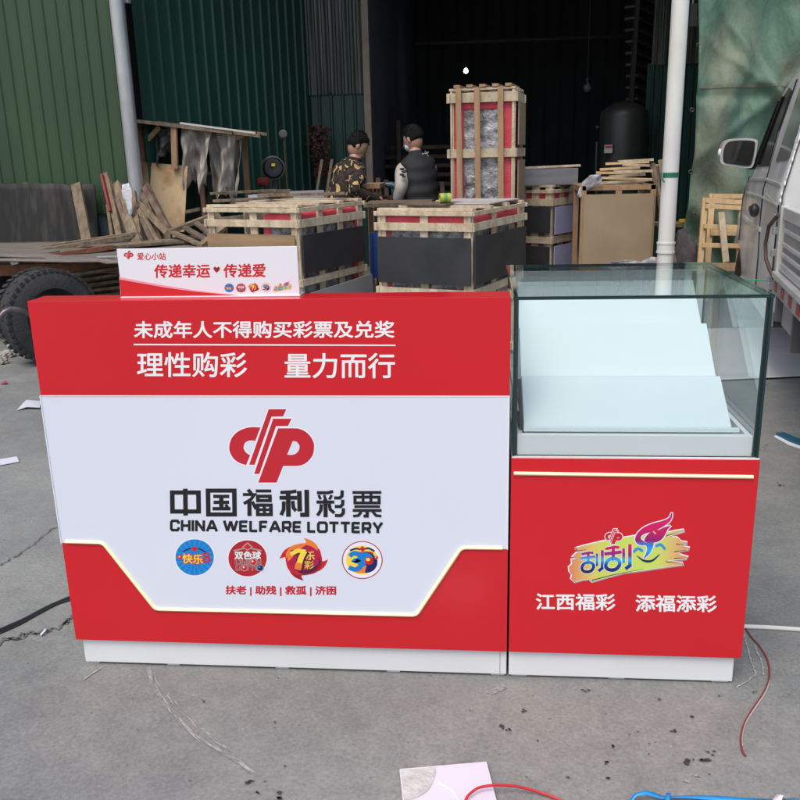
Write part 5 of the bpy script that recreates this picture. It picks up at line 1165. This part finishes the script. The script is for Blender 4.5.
def person(label, B, face, lean, H, arms, jacket, sleeve, trousers, headdir, extra=None, sw_=.165):
    """B feet centre, face unit vector the body faces, lean forward metres at the shoulder, H shoulder height; arms: hand targets (left, right)"""
    B = V((B[0], B[1], 0)); f = V((*face, 0)).normalized(); r = V((f.y, -f.x, 0)); Z = V((0, 0, 1))
    o = thing('person', label, 'person', B, 'workers by the workshop')
    hip = B + Z * .90 - f * .02; ch = B + Z * (H - .16) + f * lean * .8; nk = B + Z * (H + .03) + f * (lean + .01); hd = V(headdir).normalized()
    h0 = nk + Z * .06 + f * .03; h1 = h0 + Z * .09 + f * .03
    sL, sR = B + Z * (H - .085) + f * lean * .95 - r * (sw_ - .02), B + Z * (H - .085) + f * lean * .95 + r * (sw_ - .02)
    bj = {'hip': (hip, .10), 'waist': (hip.lerp(ch, .45), .09), 'ch': (ch, .10), 'up': (B + Z * (H - .06) + f * lean, .06), 'nk': (nk, .050), 'h0': (h0, (.068, .08))}
    E_ = [('hip', 'waist'), ('waist', 'ch'), ('ch', 'up'), ('up', 'nk'), ('nk', 'h0')]
    for s, S_, hand, el in (('L', sL, V(arms[0]), V(arms[2])), ('R', sR, V(arms[1]), V(arms[3]))):
        bj['s' + s] = (S_ - Z * .02, .034); bj['e' + s] = (el, .036); bj['w' + s] = (hand, .028)
        E_ += [('up', 's' + s), ('s' + s, 'e' + s), ('e' + s, 'w' + s)]
    for s, k in (('L', -1), ('R', 1)):
        bj['t' + s] = (hip - Z * .09 + r * k * .09, .085); bj['k' + s] = (B + Z * .48 + r * k * .10 + f * .03, .058); bj['a' + s] = (B + Z * .09 + r * k * .11, .038); bj['o' + s] = (B + Z * .035 + r * k * .12 + f * .14, .03)
        E_ += [('hip', 't' + s), ('t' + s, 'k' + s), ('k' + s, 'a' + s), ('a' + s, 'o' + s)]
    body = skin('body', bj, E_, None, None)
    # head with face on the same surface mesh
    hr = hd.cross(Z).normalized(); hu = hr.cross(hd).normalized(); hc = h0 + Z * .075 + hd * .015
    ell(body, hc, (.074, .093, .112), (hr, hd, hu))
    ell(body, hc - hu * .06 + hd * .045, (.048, .045, .05), (hr, hd, hu), 10)
    body.tube([hc + hd * .088 + hu * .02, hc + hd * .112 - hu * .02], [.008, .014], 8)
    for k in (-1, 1): ell(body, hc + hr * k * .075 - hd * .005 - hu * .005, (.010, .02, .032), (hr, hd, hu), 8)
    # hands: palm and five fingers
    for hand, el in ((V(arms[0]), V(arms[2])), (V(arms[1]), V(arms[3]))):
        d = (hand - el).normalized(); sd_ = d.cross(Z).normalized() if abs(d.z) < .95 else r.copy(); up_ = sd_.cross(d)
        ell(body, hand + d * .05, (.040, .05, .016), (sd_, d, up_), 10)
        for i, (off, L_) in enumerate(((-.030, .065), (-.011, .078), (.010, .074), (.029, .056))):
            p = hand + d * .09 + sd_ * off; body.tube([p, p + d * L_ * .5 - up_ * .008, p + d * L_ * .85 - up_ * .028], [.009, .008, .006], 6)
        p = hand + d * .04 - sd_ * .036; body.tube([p, p + d * .03 - sd_ * .02, p + d * .055 - sd_ * .022 - up_ * .01], [.011, .009, .007], 6)
    body.build('body', SKIN, o, smooth='all')
    # jacket: lofted torso and two sleeves
    def ring(c, w, d, up_, n=22): 
        rr = (r - up_ * r.dot(up_)).normalized(); ff = up_.cross(rr)
        return [c + rr * (w * math.copysign(abs(math.cos(2 * math.pi * i / n)) ** .85, math.cos(2 * math.pi * i / n))) + ff * (d * math.sin(2 * math.pi * i / n)) for i in range(n)]
    ax_ = (nk - hip).normalized(); rows = []
    for t, w, d in ((-.14, .150, .118), (-.12, .160, .125), (.0, .162, .122), (.15, .168, .122), (.3, .160, .118), (.45, .166, .122), (.62, .180, .128), (.78, .184, .124), (.88, .165, .112), (.94, .125, .095), (.985, .082, .078), (1.02, .062, .064)):
        rows.append(ring(hip.lerp(nk, t) - f * (.03 * math.sin(max(0, t) * math.pi)), w * sw_ / .185 if t > .5 else w * (.5 + .5 * sw_ / .185), d, ax_))
    rnd_ = random.Random(4); k_ = 22
    rows = [[p_.lerp(q_, j_ / 4) for p_, q_ in zip(r1_, r2_)] for r1_, r2_ in zip(rows[:-1], rows[1:]) for j_ in range(4)] + [rows[-1]]
    vs_ = [p + f * (.010 * math.sin(p.z * 38 + p.x * 22) * math.sin(p.x * 31 - p.z * 17)) + r * (.006 * math.sin(p.z * 52 + p.y * 9)) for q_ in rows for p in q_]
    MB().add(vs_, [(j * k_ + i, j * k_ + (i + 1) % k_, (j + 1) * k_ + (i + 1) % k_, (j + 1) * k_ + i) for j in range(len(rows) - 1) for i in range(k_)]).build('jacket', jacket, o, smooth='all')
    for s, S_ in (('L', sL), ('R', sR)):
        e, w = bj['e' + s][0], bj['w' + s][0]; a = S_ + (ch - S_) * .30
        skin('sleeve', {'a0': (a, .05), 'a': (S_ - Z * .005, .080), 'b': (S_.lerp(e, .5) , .072), 'e': (e, .064), 'c': (e.lerp(w, .5), .054), 'w': (e.lerp(w, .95), .044)}, [('a0', 'a'), ('a', 'b'), ('b', 'e'), ('e', 'c'), ('c', 'w')], sleeve, o, 2)
        ell(MB(), a, (.1,) * 3).build if False else None
    # collar
    MB().lathe([(.062, -.03), (.070, .0), (.064, .03), (.058, .03)], nk - Z * .01, Z + f * .25, 18).build('collar', jacket, o, smooth=True)
    tj = {'hip': (hip - Z * .0, (.150, .12))}; Et = []
    for s, k in (('L', -1), ('R', 1)):
        tj['t' + s] = (hip - Z * .10 + r * k * .09, .105); tj['k' + s] = (bj['k' + s][0], .078); tj['a' + s] = (B + Z * .10 + r * k * .11, .06); Et += [('hip', 't' + s), ('t' + s, 'k' + s), ('k' + s, 'a' + s)]
    skin('trousers', tj, Et, trousers, o)
    for s, k in (('L', -1), ('R', 1)):
        a = B + r * k * .11; m_ = MB(); ell(m_, a + f * .06 + Z * .045, (.05, .14, .045), (r, f, Z), 12); m_.build('shoe', PLASTB, o, smooth='all')
    # hair: cap mesh with ragged tufts
    m_ = MB(); ell(m_, hc + hu * .022 - hd * .014, (.083, .099, .108), (hr, hd, hu), 20)
    keep = [i for i, v in enumerate(m_.v)]
    rnd_ = random.Random(3)
    for i, v in enumerate(m_.v):
        loc = v - hc; a, b = loc.dot(hd), loc.dot(hu)
        lim = -.035 if a < .02 else .045
        if b < lim: m_.v[i] = v + hu * (lim - b) * .55 - (hd * a + hr * loc.dot(hr)) * .35
        m_.v[i] = m_.v[i] + V((rnd_.uniform(-1, 1), rnd_.uniform(-1, 1), rnd_.uniform(-1, 1))) * .004
    for k in range(160):
        th, ph = rnd_.uniform(0, 1.35), rnd_.uniform(0, 6.283); n_ = hr * math.sin(th) * math.cos(ph) + hd * math.sin(th) * math.sin(ph) + hu * math.cos(th)
        p = hc + hu * .02 - hd * .012 + V((n_.dot(hr), 0, 0)) * 0 + hr * n_.dot(hr) * .083 + hd * n_.dot(hd) * .099 + hu * n_.dot(hu) * .106
        t_ = (n_ + V((rnd_.uniform(-.8, .8), rnd_.uniform(-.8, .8), rnd_.uniform(-.4, .4)))).normalized(); s_ = t_.cross(n_).normalized() * .008
        m_.add([p - s_, p + s_, p + t_ * .018], [(0, 1, 2)])
    m_.build('hair', HAIR, o, smooth='all')
    # eyes, mouth
    m_ = MB()
    for k in (-1, 1): ell(m_, hc + hd * .084 + hr * k * .030 + hu * .012, (.012, .006, .006), (hr, hd, hu), 8)
    each(m_, 'eye', PLASTB, o)
    MB().box(hc + hd * .088 - hu * .055, (.042, .006, .006), (hr, hd, hu)).build('mouth', mat('lip', (.30, .11, .10), .5), o)
    return o, dict(hc=hc, hd=hd, hr=hr, hu=hu, nk=nk, ch=ch, f=f, r=r, sL=sL, sR=sR, bj=bj)
# camouflage cloth
cm = bpy.data.materials.new('camouflage_cloth'); cm.use_nodes = True; nt = cm.node_tree; N = nt.nodes; L = nt.links
tc = N.new('ShaderNodeTexCoord'); n1 = N.new('ShaderNodeTexNoise'); n1.inputs['Scale'].default_value = 15; n1.inputs['Detail'].default_value = 3; n1.inputs['Distortion'].default_value = .8; L.new(tc.outputs['Object'], n1.inputs['Vector'])
r1 = N.new('ShaderNodeValToRGB'); e = r1.color_ramp; e.interpolation = 'CONSTANT'; e.elements[0].position = 0; e.elements[0].color = (.05, .026, .02, 1); e.elements[1].position = .42; e.elements[1].color = (.012, .012, .012, 1); q = e.elements.new(.585); q.color = (.52, .34, .15, 1); L.new(n1.outputs['Fac'], r1.inputs[0]); L.new(r1.outputs[0], N['Principled BSDF'].inputs['Base Color']); N['Principled BSDF'].inputs['Roughness'].default_value = .85
# man in camouflage (left), bending forward, facing right
Y1 = 6.2; hip1 = at(340, 215, Y1).x
pb = V((hip1 + .03, Y1, 0)); hz = at(353, 134, Y1).z
hand = at(382, 203, 6.25)
person('worker in brown and black camouflage jacket bending over to the right', (pb.x, pb.y), (.75, .55), .13, hz - .26, (hand + V((0, .1, .02)), hand, at(347, 186, 6.5), at(352, 190, 6.0)), cm, cm, cm, (.85, .2, -.48))
# man in dark varsity jacket, back to the camera
Y2 = 6.05; hx = at(421, 210, Y2).x; hz = at(417, 127, Y2).z
JK = mat('dark_jacket', (.009, .010, .014), .8, col2=(.015, .016, .021), nscale=5, bump=.2, bscale=12); SLV = mat('cream_sleeve', (.40, .38, .34), .6, bump=.3, bscale=12)
hL = at(396, 203, 6.0); hR = at(424, 203, 6.5)
P2, K2 = person('worker in dark jacket with cream sleeves seen from behind', (hx, Y2), (-.42, .9), .10, hz - .26, (hL, hR, at(402, 186, 5.92), at(428, 185, 6.2)), JK, SLV, JK, (-.75, .45, -.38))
m_ = MB(); ell(m_, K2['hc'] + K2['hd'] * .055 - K2['hu'] * .045, (.06, .05, .045), (K2['hr'], K2['hd'], K2['hu']), 14); m_.build('face_mask', mat('mask_blue', (.55, .62, .68), .7), P2, smooth='all')
bk = K2['ch'] + V((0, 0, .10)) - K2['f'] * .12
bc = at(425.5, 153.5, 5.88)
m_ = MB()
rnd = random.Random(2)
for k in range(9):
    a_ = rnd.uniform(0, 3.14); p = bc + V((rnd.uniform(-.024, .024), k * .0002, rnd.uniform(-.02, .024))); d_ = V((math.cos(a_), 0, math.sin(a_))) * rnd.uniform(.006, .014); m_.beam(p - d_, p + d_, .003, .005)
m_.build('back_emblem', mat('emblem_white', (.35, .37, .40), .6), P2)
m_ = MB()
for x_, y_, r_ in ((402, 169, .013), (404, 171.5, .014), (402, 174.5, .013), (404, 176.5, .011)): ell(m_, at(x_, y_, 5.87), (r_ * 1.7, .012, r_ * .9), n=8)
m_.build('sleeve_emblem', PLASTB, P2)

# ---------------------------------------------------------------- pickup truck
TA = R(10); TL_, TN = V((math.sin(TA), math.cos(TA), 0)), V((math.cos(TA), -math.sin(TA), 0)); TP = V((1.57, 3.0, 0)); ZW = 1.05; KL = math.tan(R(12))
def tp3(t, z, o=0): return TP + TL_ * t + V((0, 0, z)) + TN * (KL * max(0, z - ZW) + o)
SILV = mat('silver_paint', (.58, .58, .58), .36, metal=.1, col2=(.43, .43, .42), nscale=3.5, stretch=(1, 1, .8), rvar=.1, coat=.3, bump=.03, bscale=2)
SILD = mat('dusty_silver', (.38, .37, .36), .5, metal=.1, col2=(.25, .24, .23), nscale=6, rvar=.1, contrast=(.3, .7))
tk = thing('pickup_truck', 'dusty silver pickup truck with dropside bed parked at the right', 'pickup truck', TP + TN * .75)
side = [(0, .36), (0, 1.05), (.05, 1.5), (.08, 1.76), (.3, 1.80), (.87, 1.765), (1.09, 1.73), (1.32, 1.655), (1.45, 1.575), (1.62, 1.38), (1.70, 1.16), (1.84, 1.05), (1.97, .95), (2.12, .81), (2.19, .755), (2.30, .62), (2.42, .56), (2.30, .56), (2.12, .60), (1.92, .56), (1.74, .46), (1.62, .34)]
WT = 1.5
def mir(t, z): return TP + TL_ * t + V((0, 0, z)) + TN * (WT - KL * max(0, z - ZW))
cab = MB(); n = len(side)
lowi = [i for i, (t, z) in enumerate(side) if z <= ZW]; 
def addside(fn, dirn):
    P = [fn(t, z) for t, z in side]; tri = tessellate_polygon([[V((t, z, 0)) for t, z in side]])
    cab.add(P, [tuple(t_) for t_ in tri])
# split at the waist so that both parts stay planar
lowp = [(t, z) for t, z in side if z <= ZW + 1e-6]; uppp = [(t, z) for t, z in side if z >= ZW - 1e-6]
for fn in (tp3, mir):
    for pp in (lowp, uppp):
        tri = tessellate_polygon([[V((t, z, 0)) for t, z in pp]]); cab.add([fn(t, z) for t, z in pp], [tuple(q_) for q_ in tri])
for i in range(n):
    a, b = side[i], side[(i + 1) % n]; cab.add([tp3(*a), tp3(*b), mir(*b), mir(*a)], [(0, 1, 2, 3)])
cabo = cab.build('cab', SILV, tk)
bmx = bmesh.new(); bmx.from_mesh(cabo.data); bmesh.ops.remove_doubles(bmx, verts=bmx.verts, dist=.0005); bmesh.ops.recalc_face_normals(bmx, faces=bmx.faces); bmx.to_mesh(cabo.data); bmx.free()
md = cabo.modifiers.new('b', 'BEVEL'); md.width = .035; md.segments = 4; md.limit_method = 'ANGLE'; md.angle_limit = R(35)
for p in cabo.data.polygons: p.use_smooth = True
md.harden_normals = False
def skinp(name, pts, m, off=-.006, th=.004, parent=tk, bev=0):
    P = [tp3(t, z, off) for t, z in pts]; return MB().prism(P, TN * th).build(name, m, parent, bevel=bev)
fw = skinp('front_window', [(.92, 1.19), (.99, 1.40), (.93, 1.64), (1.08, 1.665), (1.28, 1.60), (1.46, 1.48), (1.60, 1.30), (1.62, 1.17)], AUTOG)
MB().beam(tp3(1.58, 1.19, -.012), tp3(1.30, 1.60, -.012), .02, .012).beam(tp3(1.44, 1.19, -.011), tp3(1.20, 1.62, -.011), .015, .010).build('window_pillar', DARKM, tk)
skinp('rear_window', [(.18, 1.24), (.20, 1.60), (.62, 1.64), (.66, 1.22)], mat('grey_glass', (.12, .125, .13), .1, spec=.6))
def line(mb_, pts, w=.012, off=-.004, d=.006):
    for a, b in zip(pts[:-1], pts[1:]): mb_.beam(tp3(*a, off), tp3(*b, off), w, d, up=TN)
gm = MB(); line(gm, [(.80, .38), (.80, .62), (.86, .86), (.84, 1.05), (.86, 1.20), (.93, 1.40), (.85, 1.70)], .014); line(gm, [(.14, .38), (.14, 1.05)], .012); line(gm, [(.14, 1.05), (.13, 1.70)], .012); line(gm, [(.80, .40), (1.62, .38)], .01); line(gm, [(1.98, .62), (1.95, .94), (1.74, 1.1)], .01)
each(gm, 'panel_gap', PLASTB, tk)
cr = MB(); line(cr, [(.16, 1.10), (.84, 1.11), (1.66, 1.085)], .018, -.006, .010); line(cr, [(.16, .985), (.8, 1.0), (1.75, .99)], .016, -.004, .010); line(cr, [(.82, .80), (1.5, .80), (1.9, .82)], .03, -.002, .012); each(cr, 'body_crease', SILV, tk, bevel=.003)
hp = tp3(1.08, .91, -.03); hh = MB(); hh.beam(hp - TL_ * .09, hp + TL_ * .09, .03, .035); ell(hh, hp - TL_ * .10 + V((0, 0, -.0)), (.03, .045, .045), (TN, TL_, V((0, 0, 1))), 12); hh.build('door_handle', PLASTB, tk, bevel=.006)
skinp('fuel_flap', [(.20, .86), (.20, .99), (.72, 1.03), (.66, .86)], mat('beige_dust', (.42, .39, .33), .6), -.004)
skinp('sill_trim', [(.0, .33), (.0, .41), (1.60, .40), (1.63, .34)], SILD, -.014, .02)
# mirror
mc = at(738.5, 152, 4.55); armp = at(752, 166, 4.6)
MX, MZ = V((.97, -.12, 0)).normalized(), V((0, 0, 1)); MY = MZ.cross(MX)
shape = smoothpts([(-.118, -.045), (-.10, -.082), (-.02, -.098), (.07, -.112), (.108, -.09), (.122, .04), (.108, .082), (.0, .092), (-.085, .080), (-.115, .03)], 4, True)
MB().prism([mc + MX * x + MZ * z for x, z in shape], MY * .07 + V((0, .03, 0))).build('mirror_housing', SILV, tk, bevel=.014)
MB().prism([mc + MX * x * .86 + MZ * z * .86 - MY * .006 for x, z in shape], MY * .004).build('mirror_rubber', PLASTB, tk)
MB().prism([mc + MX * x * .78 + MZ * z * .78 - MY * .009 for x, z in shape], MY * .003).build('mirror_glass', mat('mirror_surface', (.10, .105, .115), .08, metal=1), tk)
MB().beam(mc + MX * .08 - MZ * .10 + MY * .04, armp + TN * .04, .05, .045).build('mirror_arm', PLASTB, tk, bevel=.008)
m_ = MB(); ell(m_, mc - MX * .122 + MZ * .0 + MY * .03, (.012, .022, .026)); m_.build('mirror_lamp', INKW, tk, smooth='all')
# bed
BW = WT; bl = 2.45
def bp(t, z, o=0): return TP + TL_ * (-t) + TN * o + V((0, 0, z))
def bbox(mb_, t0, t1, z0_, z1_, o0, o1, mi=0): mb_.box(bp((t0 + t1) / 2, (z0_ + z1_) / 2, (o0 + o1) / 2), (t1 - t0, o1 - o0, z1_ - z0_), (TL_, TN, V((0, 0, 1))), mi); return mb_
m_ = MB(); bbox(m_, .04, bl, .66, .985, .012, .03); ds = m_.build('dropside', SILD, tk)
m_ = MB(); bbox(m_, .035, bl, .93, .995, -.004, .045); bbox(m_, .035, bl, .655, .70, .0, .04); each(m_, 'dropside_rail', SILV, ds, bevel=.006)
m_ = MB()
for z in (.745, .80, .875): bbox(m_, .07, bl, z - .012, z + .012, .0, .014)
each(m_, 'dropside_rib', SILV, ds, bevel=.005)
m_ = MB(); bbox(m_, .04, bl, .66, .985, BW - .03, BW - .012); m_.build('dropside', SILD, tk)
m_ = MB(); bbox(m_, .0, .035, .60, 1.0, -.012, .03); m_.build('bed_post', INKW if False else mat('scuffed_white', (.55, .54, .50), .5), tk, bevel=.004)
m_ = MB(); bbox(m_, .03, bl, .615, .648, -.03, BW + .03); m_.build('bed_floor', SILV, tk, bevel=.005)
rs_ = MB(); bbox(rs_, .03, bl, .535, .612, -.018, .02); rso = rs_.build('side_rail', SILD, tk)
m_ = MB(); x = .10
while x < bl - .1: bbox(m_, x, x + .09, .55, .60, -.022, -.0185); x += .24
each(m_, 'red_reflector', mat('faded_reflector', (.30, .05, .06), .5), rso)
m_ = MB(); bbox(m_, .03, bl, .42, .53, .3, .4); bbox(m_, .03, bl, .42, .53, BW - .4, BW - .3); each(m_, 'chassis', DARKM, tk)
m_ = MB(); bbox(m_, .05, .12, .38, .53, .0, .1); bbox(m_, .5, .54, .30, .53, .02, .42); each(m_, 'mud_flap', mat('grey_rubber', (.12, .115, .11), .8), tk)
m_ = MB(); bbox(m_, .12, .48, .36, .53, .03, .35); m_.build('tool_box', SILD, tk, bevel=.01)
hs = [tp3(-.0, .95, -.02), tp3(.10, .88, -.05), tp3(.13, .78, -.055), tp3(.10, .70, -.05), tp3(.04, .64, -.03), tp3(.0, .60, -.01)]
MB().tube(hs, .011, 8).build('bed_hose', mat('brown_hose', (.07, .045, .035), .6), tk, smooth=True)
m_ = MB()
for t, z in ((.05, .93), (.05, .86), (.04, .74), (.08, .58), (.07, .55)): m_.box(tp3(t, z, -.02), (.03, .03, .04))
each(m_, 'bed_latch', STEEL, tk, bevel=.004)
# ragged white foam tape on the cab's rear corner
m_ = MB(); rnd = random.Random(8); L_, R__ = [], []
for k in range(40):
    z = 1.0 + k * .018; w = .050 + rnd.uniform(-.014, .014); t = .06 - .0 * k; L_.append(tp3(t + w, z, -.012)); R__.append(tp3(t - w * .6, z, -.012))
m_.add(L_ + R__, [(i, i + 1, 41 + i - 0, 40 + i) for i in range(39)]); m_.build('torn_foam_tape', mat('white_foam', (.72, .72, .70), .8, bump=.6), tk, solid=.008)
# rear wall of the cab: ribs and window
m_ = MB()
for o_ in (.22, .34, .46, .60, .74, .9, 1.1, 1.3): m_.box(TP - TL_ * .012 + TN * o_ + V((0, 0, 1.14)), (.03, .022, .5), (TN, TL_, V((0, 0, 1))))
each(m_, 'cab_rib', SILV, tk, bevel=.006)
m_ = MB(); m_.box(TP - TL_ * .004 + TN * .75 + V((0, 0, 1.52)), (.9, .02, .26), (TN, TL_, V((0, 0, 1)))); m_.build('cab_window', AUTOG, tk)
for c_ in (tp3(2.02, .29, .10), tp3(2.02, .29, WT - .12), bp(1.35, .29, .12), bp(1.35, .29, WT - .12)):
    wheel(tk, c_, -TN, .29, .17, .55, 32, False, STEEL)
m_ = MB(); m_.box(TP + TL_ * 1.75 + TN * (WT / 2) + V((0, 0, .42)), (1.3, WT - .45, .3), (TL_, TN, V((0, 0, 1)))); m_.build('underbody', DARKM, tk)
# bright green rod sticking out from the bed corner
a = at(773, 280.5, 3.1); b = at(748, 280, 3.08)
MB().tube([a, b], .004, 6).build('marker_rod', mat('bright_green', (.03, .45, .15), .5), tk, smooth=True)

# pale sheet on the ground below the truck
def psheet(u, v):
    p = V((1.25 + u * 1.8, 3.02 + v * 1.5 + .10 * math.sin(u * 3.0) - .10 * u * u + (.55 * (1 - v) * max(0, u - .22) if u > .22 else 0) * .35, .006 + .004 * (1 + math.sin(v * 40 * (1 - .6 * v) + u * 6)) * max(0, 1 - v * 1.6))); return p
tag(MB().sheet(psheet, 40, 60).build('floor_sheet', mat('pale_film', (.66, .66, .68), .45, col2=(.60, .60, .62), nscale=3), smooth='all', solid=.002), 'pale plastic sheet spread on the ground beneath the truck', 'plastic sheet')

# ---------------------------------------------------------------- small things on the ground
def gtube(label, pts, r, m, name, cat, sm_=True, parent=None, zs=None):
    P = [gz(x, y, r) for x, y in pts]
    if zs: P = [gz(x, y, z) for (x, y), z in zip(pts, zs)]
    Q = smoothpts([(p.x, p.y) for p in P], 6); Zs = []
    n = len(P)
    for i in range(n - 1):
        for t in range(6): Zs.append(P[i].z + (P[i + 1].z - P[i].z) * t / 6)
    Zs.append(P[-1].z)
    o = MB().tube([V((x, y, z)) for (x, y), z in zip(Q, Zs)], r, 8).build(name, m, smooth=True)
    return tag(o, label, cat)
gtube('black twin cable running out from behind the counter on the left', [(-30, 642), (0, 630), (25, 619), (50, 606), (80, 594), (110, 588)], .0055, PLASTB, 'power_cable', 'cable')
gtube('thinner black wire lying alongside the black twin cable', [(-30, 646), (0, 633), (20, 624), (38, 614), (60, 603), (80, 598)], .0035, PLASTB, 'thin_wire', 'wire')
gtube('white cable running right from the display cabinet', [(735, 625.5), (745, 626.5), (770, 627.5), (800, 629.5), (840, 632)], .0065, mat('cable_white', (.62, .62, .60), .5), 'power_cable', 'cable')
gtube('red wire curving forward beside the display cabinet', [(742, 620), (749, 634), (760, 647), (768, 662), (769, 678), (764, 692), (754, 707), (745, 722), (741, 737), (742, 750), (745.5, 756)], .0026, mat('dark_red_wire', (.22, .04, .045), .45), 'thin_wire', 'wire')
gtube('pale wire twisted beside the dark red wire', [(769.5, 680), (765.5, 692), (755.5, 707.5), (746, 722), (742, 736), (742.5, 746)], .0022, mat('pale_wire', (.45, .42, .40), .45), 'thin_wire', 'wire')
gtube('bright red wire arching over the white foam sheet', [(463, 812), (467, 797), (478, 788), (495, 785), (515, 786), (538, 792), (560, 800), (590, 812)], .003, mat('bright_red_wire', (.55, .02, .03), .4), 'thin_wire', 'wire', zs=[.005, .022, .028, .028, .022, .01, .005, .004])
# foam / acrylic offcut
fo = thing('acrylic_offcut', 'white acrylic offcut with clear tape lying at the bottom edge', 'offcut', (gz(445, 800).x, gz(445, 800).y, 0))
P = [gz(399.5, 769, .012), gz(486.5, 761.5, .012), gz(507, 840, .012), gz(408, 850, .012)]
MB().prism([V((p.x, p.y, .012)) for p in P], (0, 0, -.008)).build('sheet', mat('white_offcut', (.72, .68, .78), .4), fo)
m_ = MB(); Q = [gz(x, y, .0135) for x, y in smoothpts([(401, 770), (420, 768.5), (435, 767.5), (434, 778), (428, 790), (415, 798), (404, 800)], 4)]
m_.flat([[V((p.x, p.y, .0135)) for p in Q]]); m_.build('clear_tape', mat('yellowed_tape', (.50, .50, .46), .2, col2=(.62, .61, .60), nscale=30, bump=.4, bscale=50), fo)
m_ = MB(); m_.beam(gz(436, 781, .0135), gz(452, 791, .0135), .006, .001).beam(gz(452, 791, .0135), gz(458, 800, .0135), .005, .001); m_.build('tape_strip', mat('tape_pale', (.85, .85, .88), .3), fo)
# blue strap
BLS = mat('blue_strap', (.02, .32, .75), .35, col2=(.015, .25, .62), nscale=9)
def strapm(label, pts, w, zs, m=BLS, name='packing_strap', cat='strap'):
    mb_ = MB(); P = [gz(x, y, z) for (x, y), z in zip(pts, zs)]; L_, R_ = [], []
    for i, p in enumerate(P):
        d = (P[min(i + 1, len(P) - 1)] - P[max(i - 1, 0)]).normalized(); s_ = d.cross(V((0, 0, 1))).normalized(); tw = math.sin(i * 1.3) * .5; s_ = (s_ + V((0, 0, tw))).normalized() * w / 2; L_.append(p + s_); R_.append(p - s_)
    for q_ in L_ + R_: q_.z = max(q_.z, .003)
    n_ = len(P); mb_.add(L_ + R_, [(i, i + 1, n_ + i + 1, n_ + i) for i in range(n_ - 1)])
    return tag(mb_.build(name, m, smooth='all', solid=.0012), label, cat)
strapm('flat blue packing strap looping along the bottom edge', [(631, 806), (632, 799), (636, 794.5), (646, 792.5), (655, 795), (662, 797.5), (670, 797), (690, 797), (715, 798), (740, 800), (770, 800.5), (800, 799.5), (840, 800)], .010, [.004, .012, .02, .022, .014, .01, .008, .006, .006, .006, .006, .006, .006])
strapm('short blue strap end crossing the long blue strap', [(668, 812), (667.5, 800), (668.5, 793)], .010, [.004, .012, .014])
strapm('white tape scrap stuck on the blue strap', [(776, 803), (780, 795), (785, 797)], .016, [.012, .018, .012], mat('tape_pale', (.85, .85, .88), .3), 'tape_scrap', 'tape')
# litter
def chip(label, pts, m, z=.006, name='paper_scrap', cat='paper'):
    P = [gz(x, y, z) for x, y in pts]; return tag(MB().prism([V((p.x, p.y, z + .012 * abs(math.sin(i * 2.1)))) for i, p in enumerate(P)], (0, 0, -.0025)).build(name, m), label, cat)
PW = mat('paper_white', (.60, .62, .70), .6)
chip('torn white paper scrap left of the counter, the larger one', [(17, 410), (24, 404), (27, 401.5), (41, 401), (40, 409), (27, 408.5)], PW)
chip('narrow white paper strip at the left edge', [(-6, 466), (-4, 462), (17, 458.5), (19, 461.5)], PW)
chip('tiny white flake by the crack left of the counter', [(40, 634), (46, 631.5), (46.5, 633), (41, 635.5)], PW)
bs = thing('cutter_scrap', 'blue and white plastic scrap on the ground right of the glass case', 'scrap', (gz(788, 438).x, gz(788, 438).y, 0))
P = [gz(x, y, .016) for x, y in [(776, 433), (784, 432.5), (802, 440), (815, 446), (810, 447), (790, 440)]]
MB().prism([V((p.x, p.y, .018)) for p in P], (0, 0, -.012)).build('blue_piece', mat('teal_blue_plastic', (.012, .10, .17), .4), bs)
P = [gz(x, y, .006) for x, y in [(774, 436), (777, 435), (800, 444), (812, 449), (809, 451), (788, 444)]]
MB().prism([V((p.x, p.y, .006)) for p in P], (0, 0, -.004)).build('white_piece', INKW, bs)
for k, (x, y) in enumerate(((8, 357), (2, 364), (12, 349))):
    q = gz(x, y); lump('rubble_chunk', 'pale rubble chunk lying in front of the large tyre', 'rubble', (q.x, q.y, .02), (.05 - .01 * k, .04, .03), mat('pale_rubble', (.35, .34, .31), .9, bump=.5), 20 + k, .25)['group'] = 'rubble by the tyre'
lf = gz(2, 383); chip('small red scrap at the far left edge of the yard', [(0, 384), (6, 382), (8, 384)], mat('red_scrap', (.4, .04, .08), .6), name='plastic_scrap', cat='plastic scrap')

# objects carry plain data only
for o in bpy.data.objects:
    if '_w' in o: del o['_w']
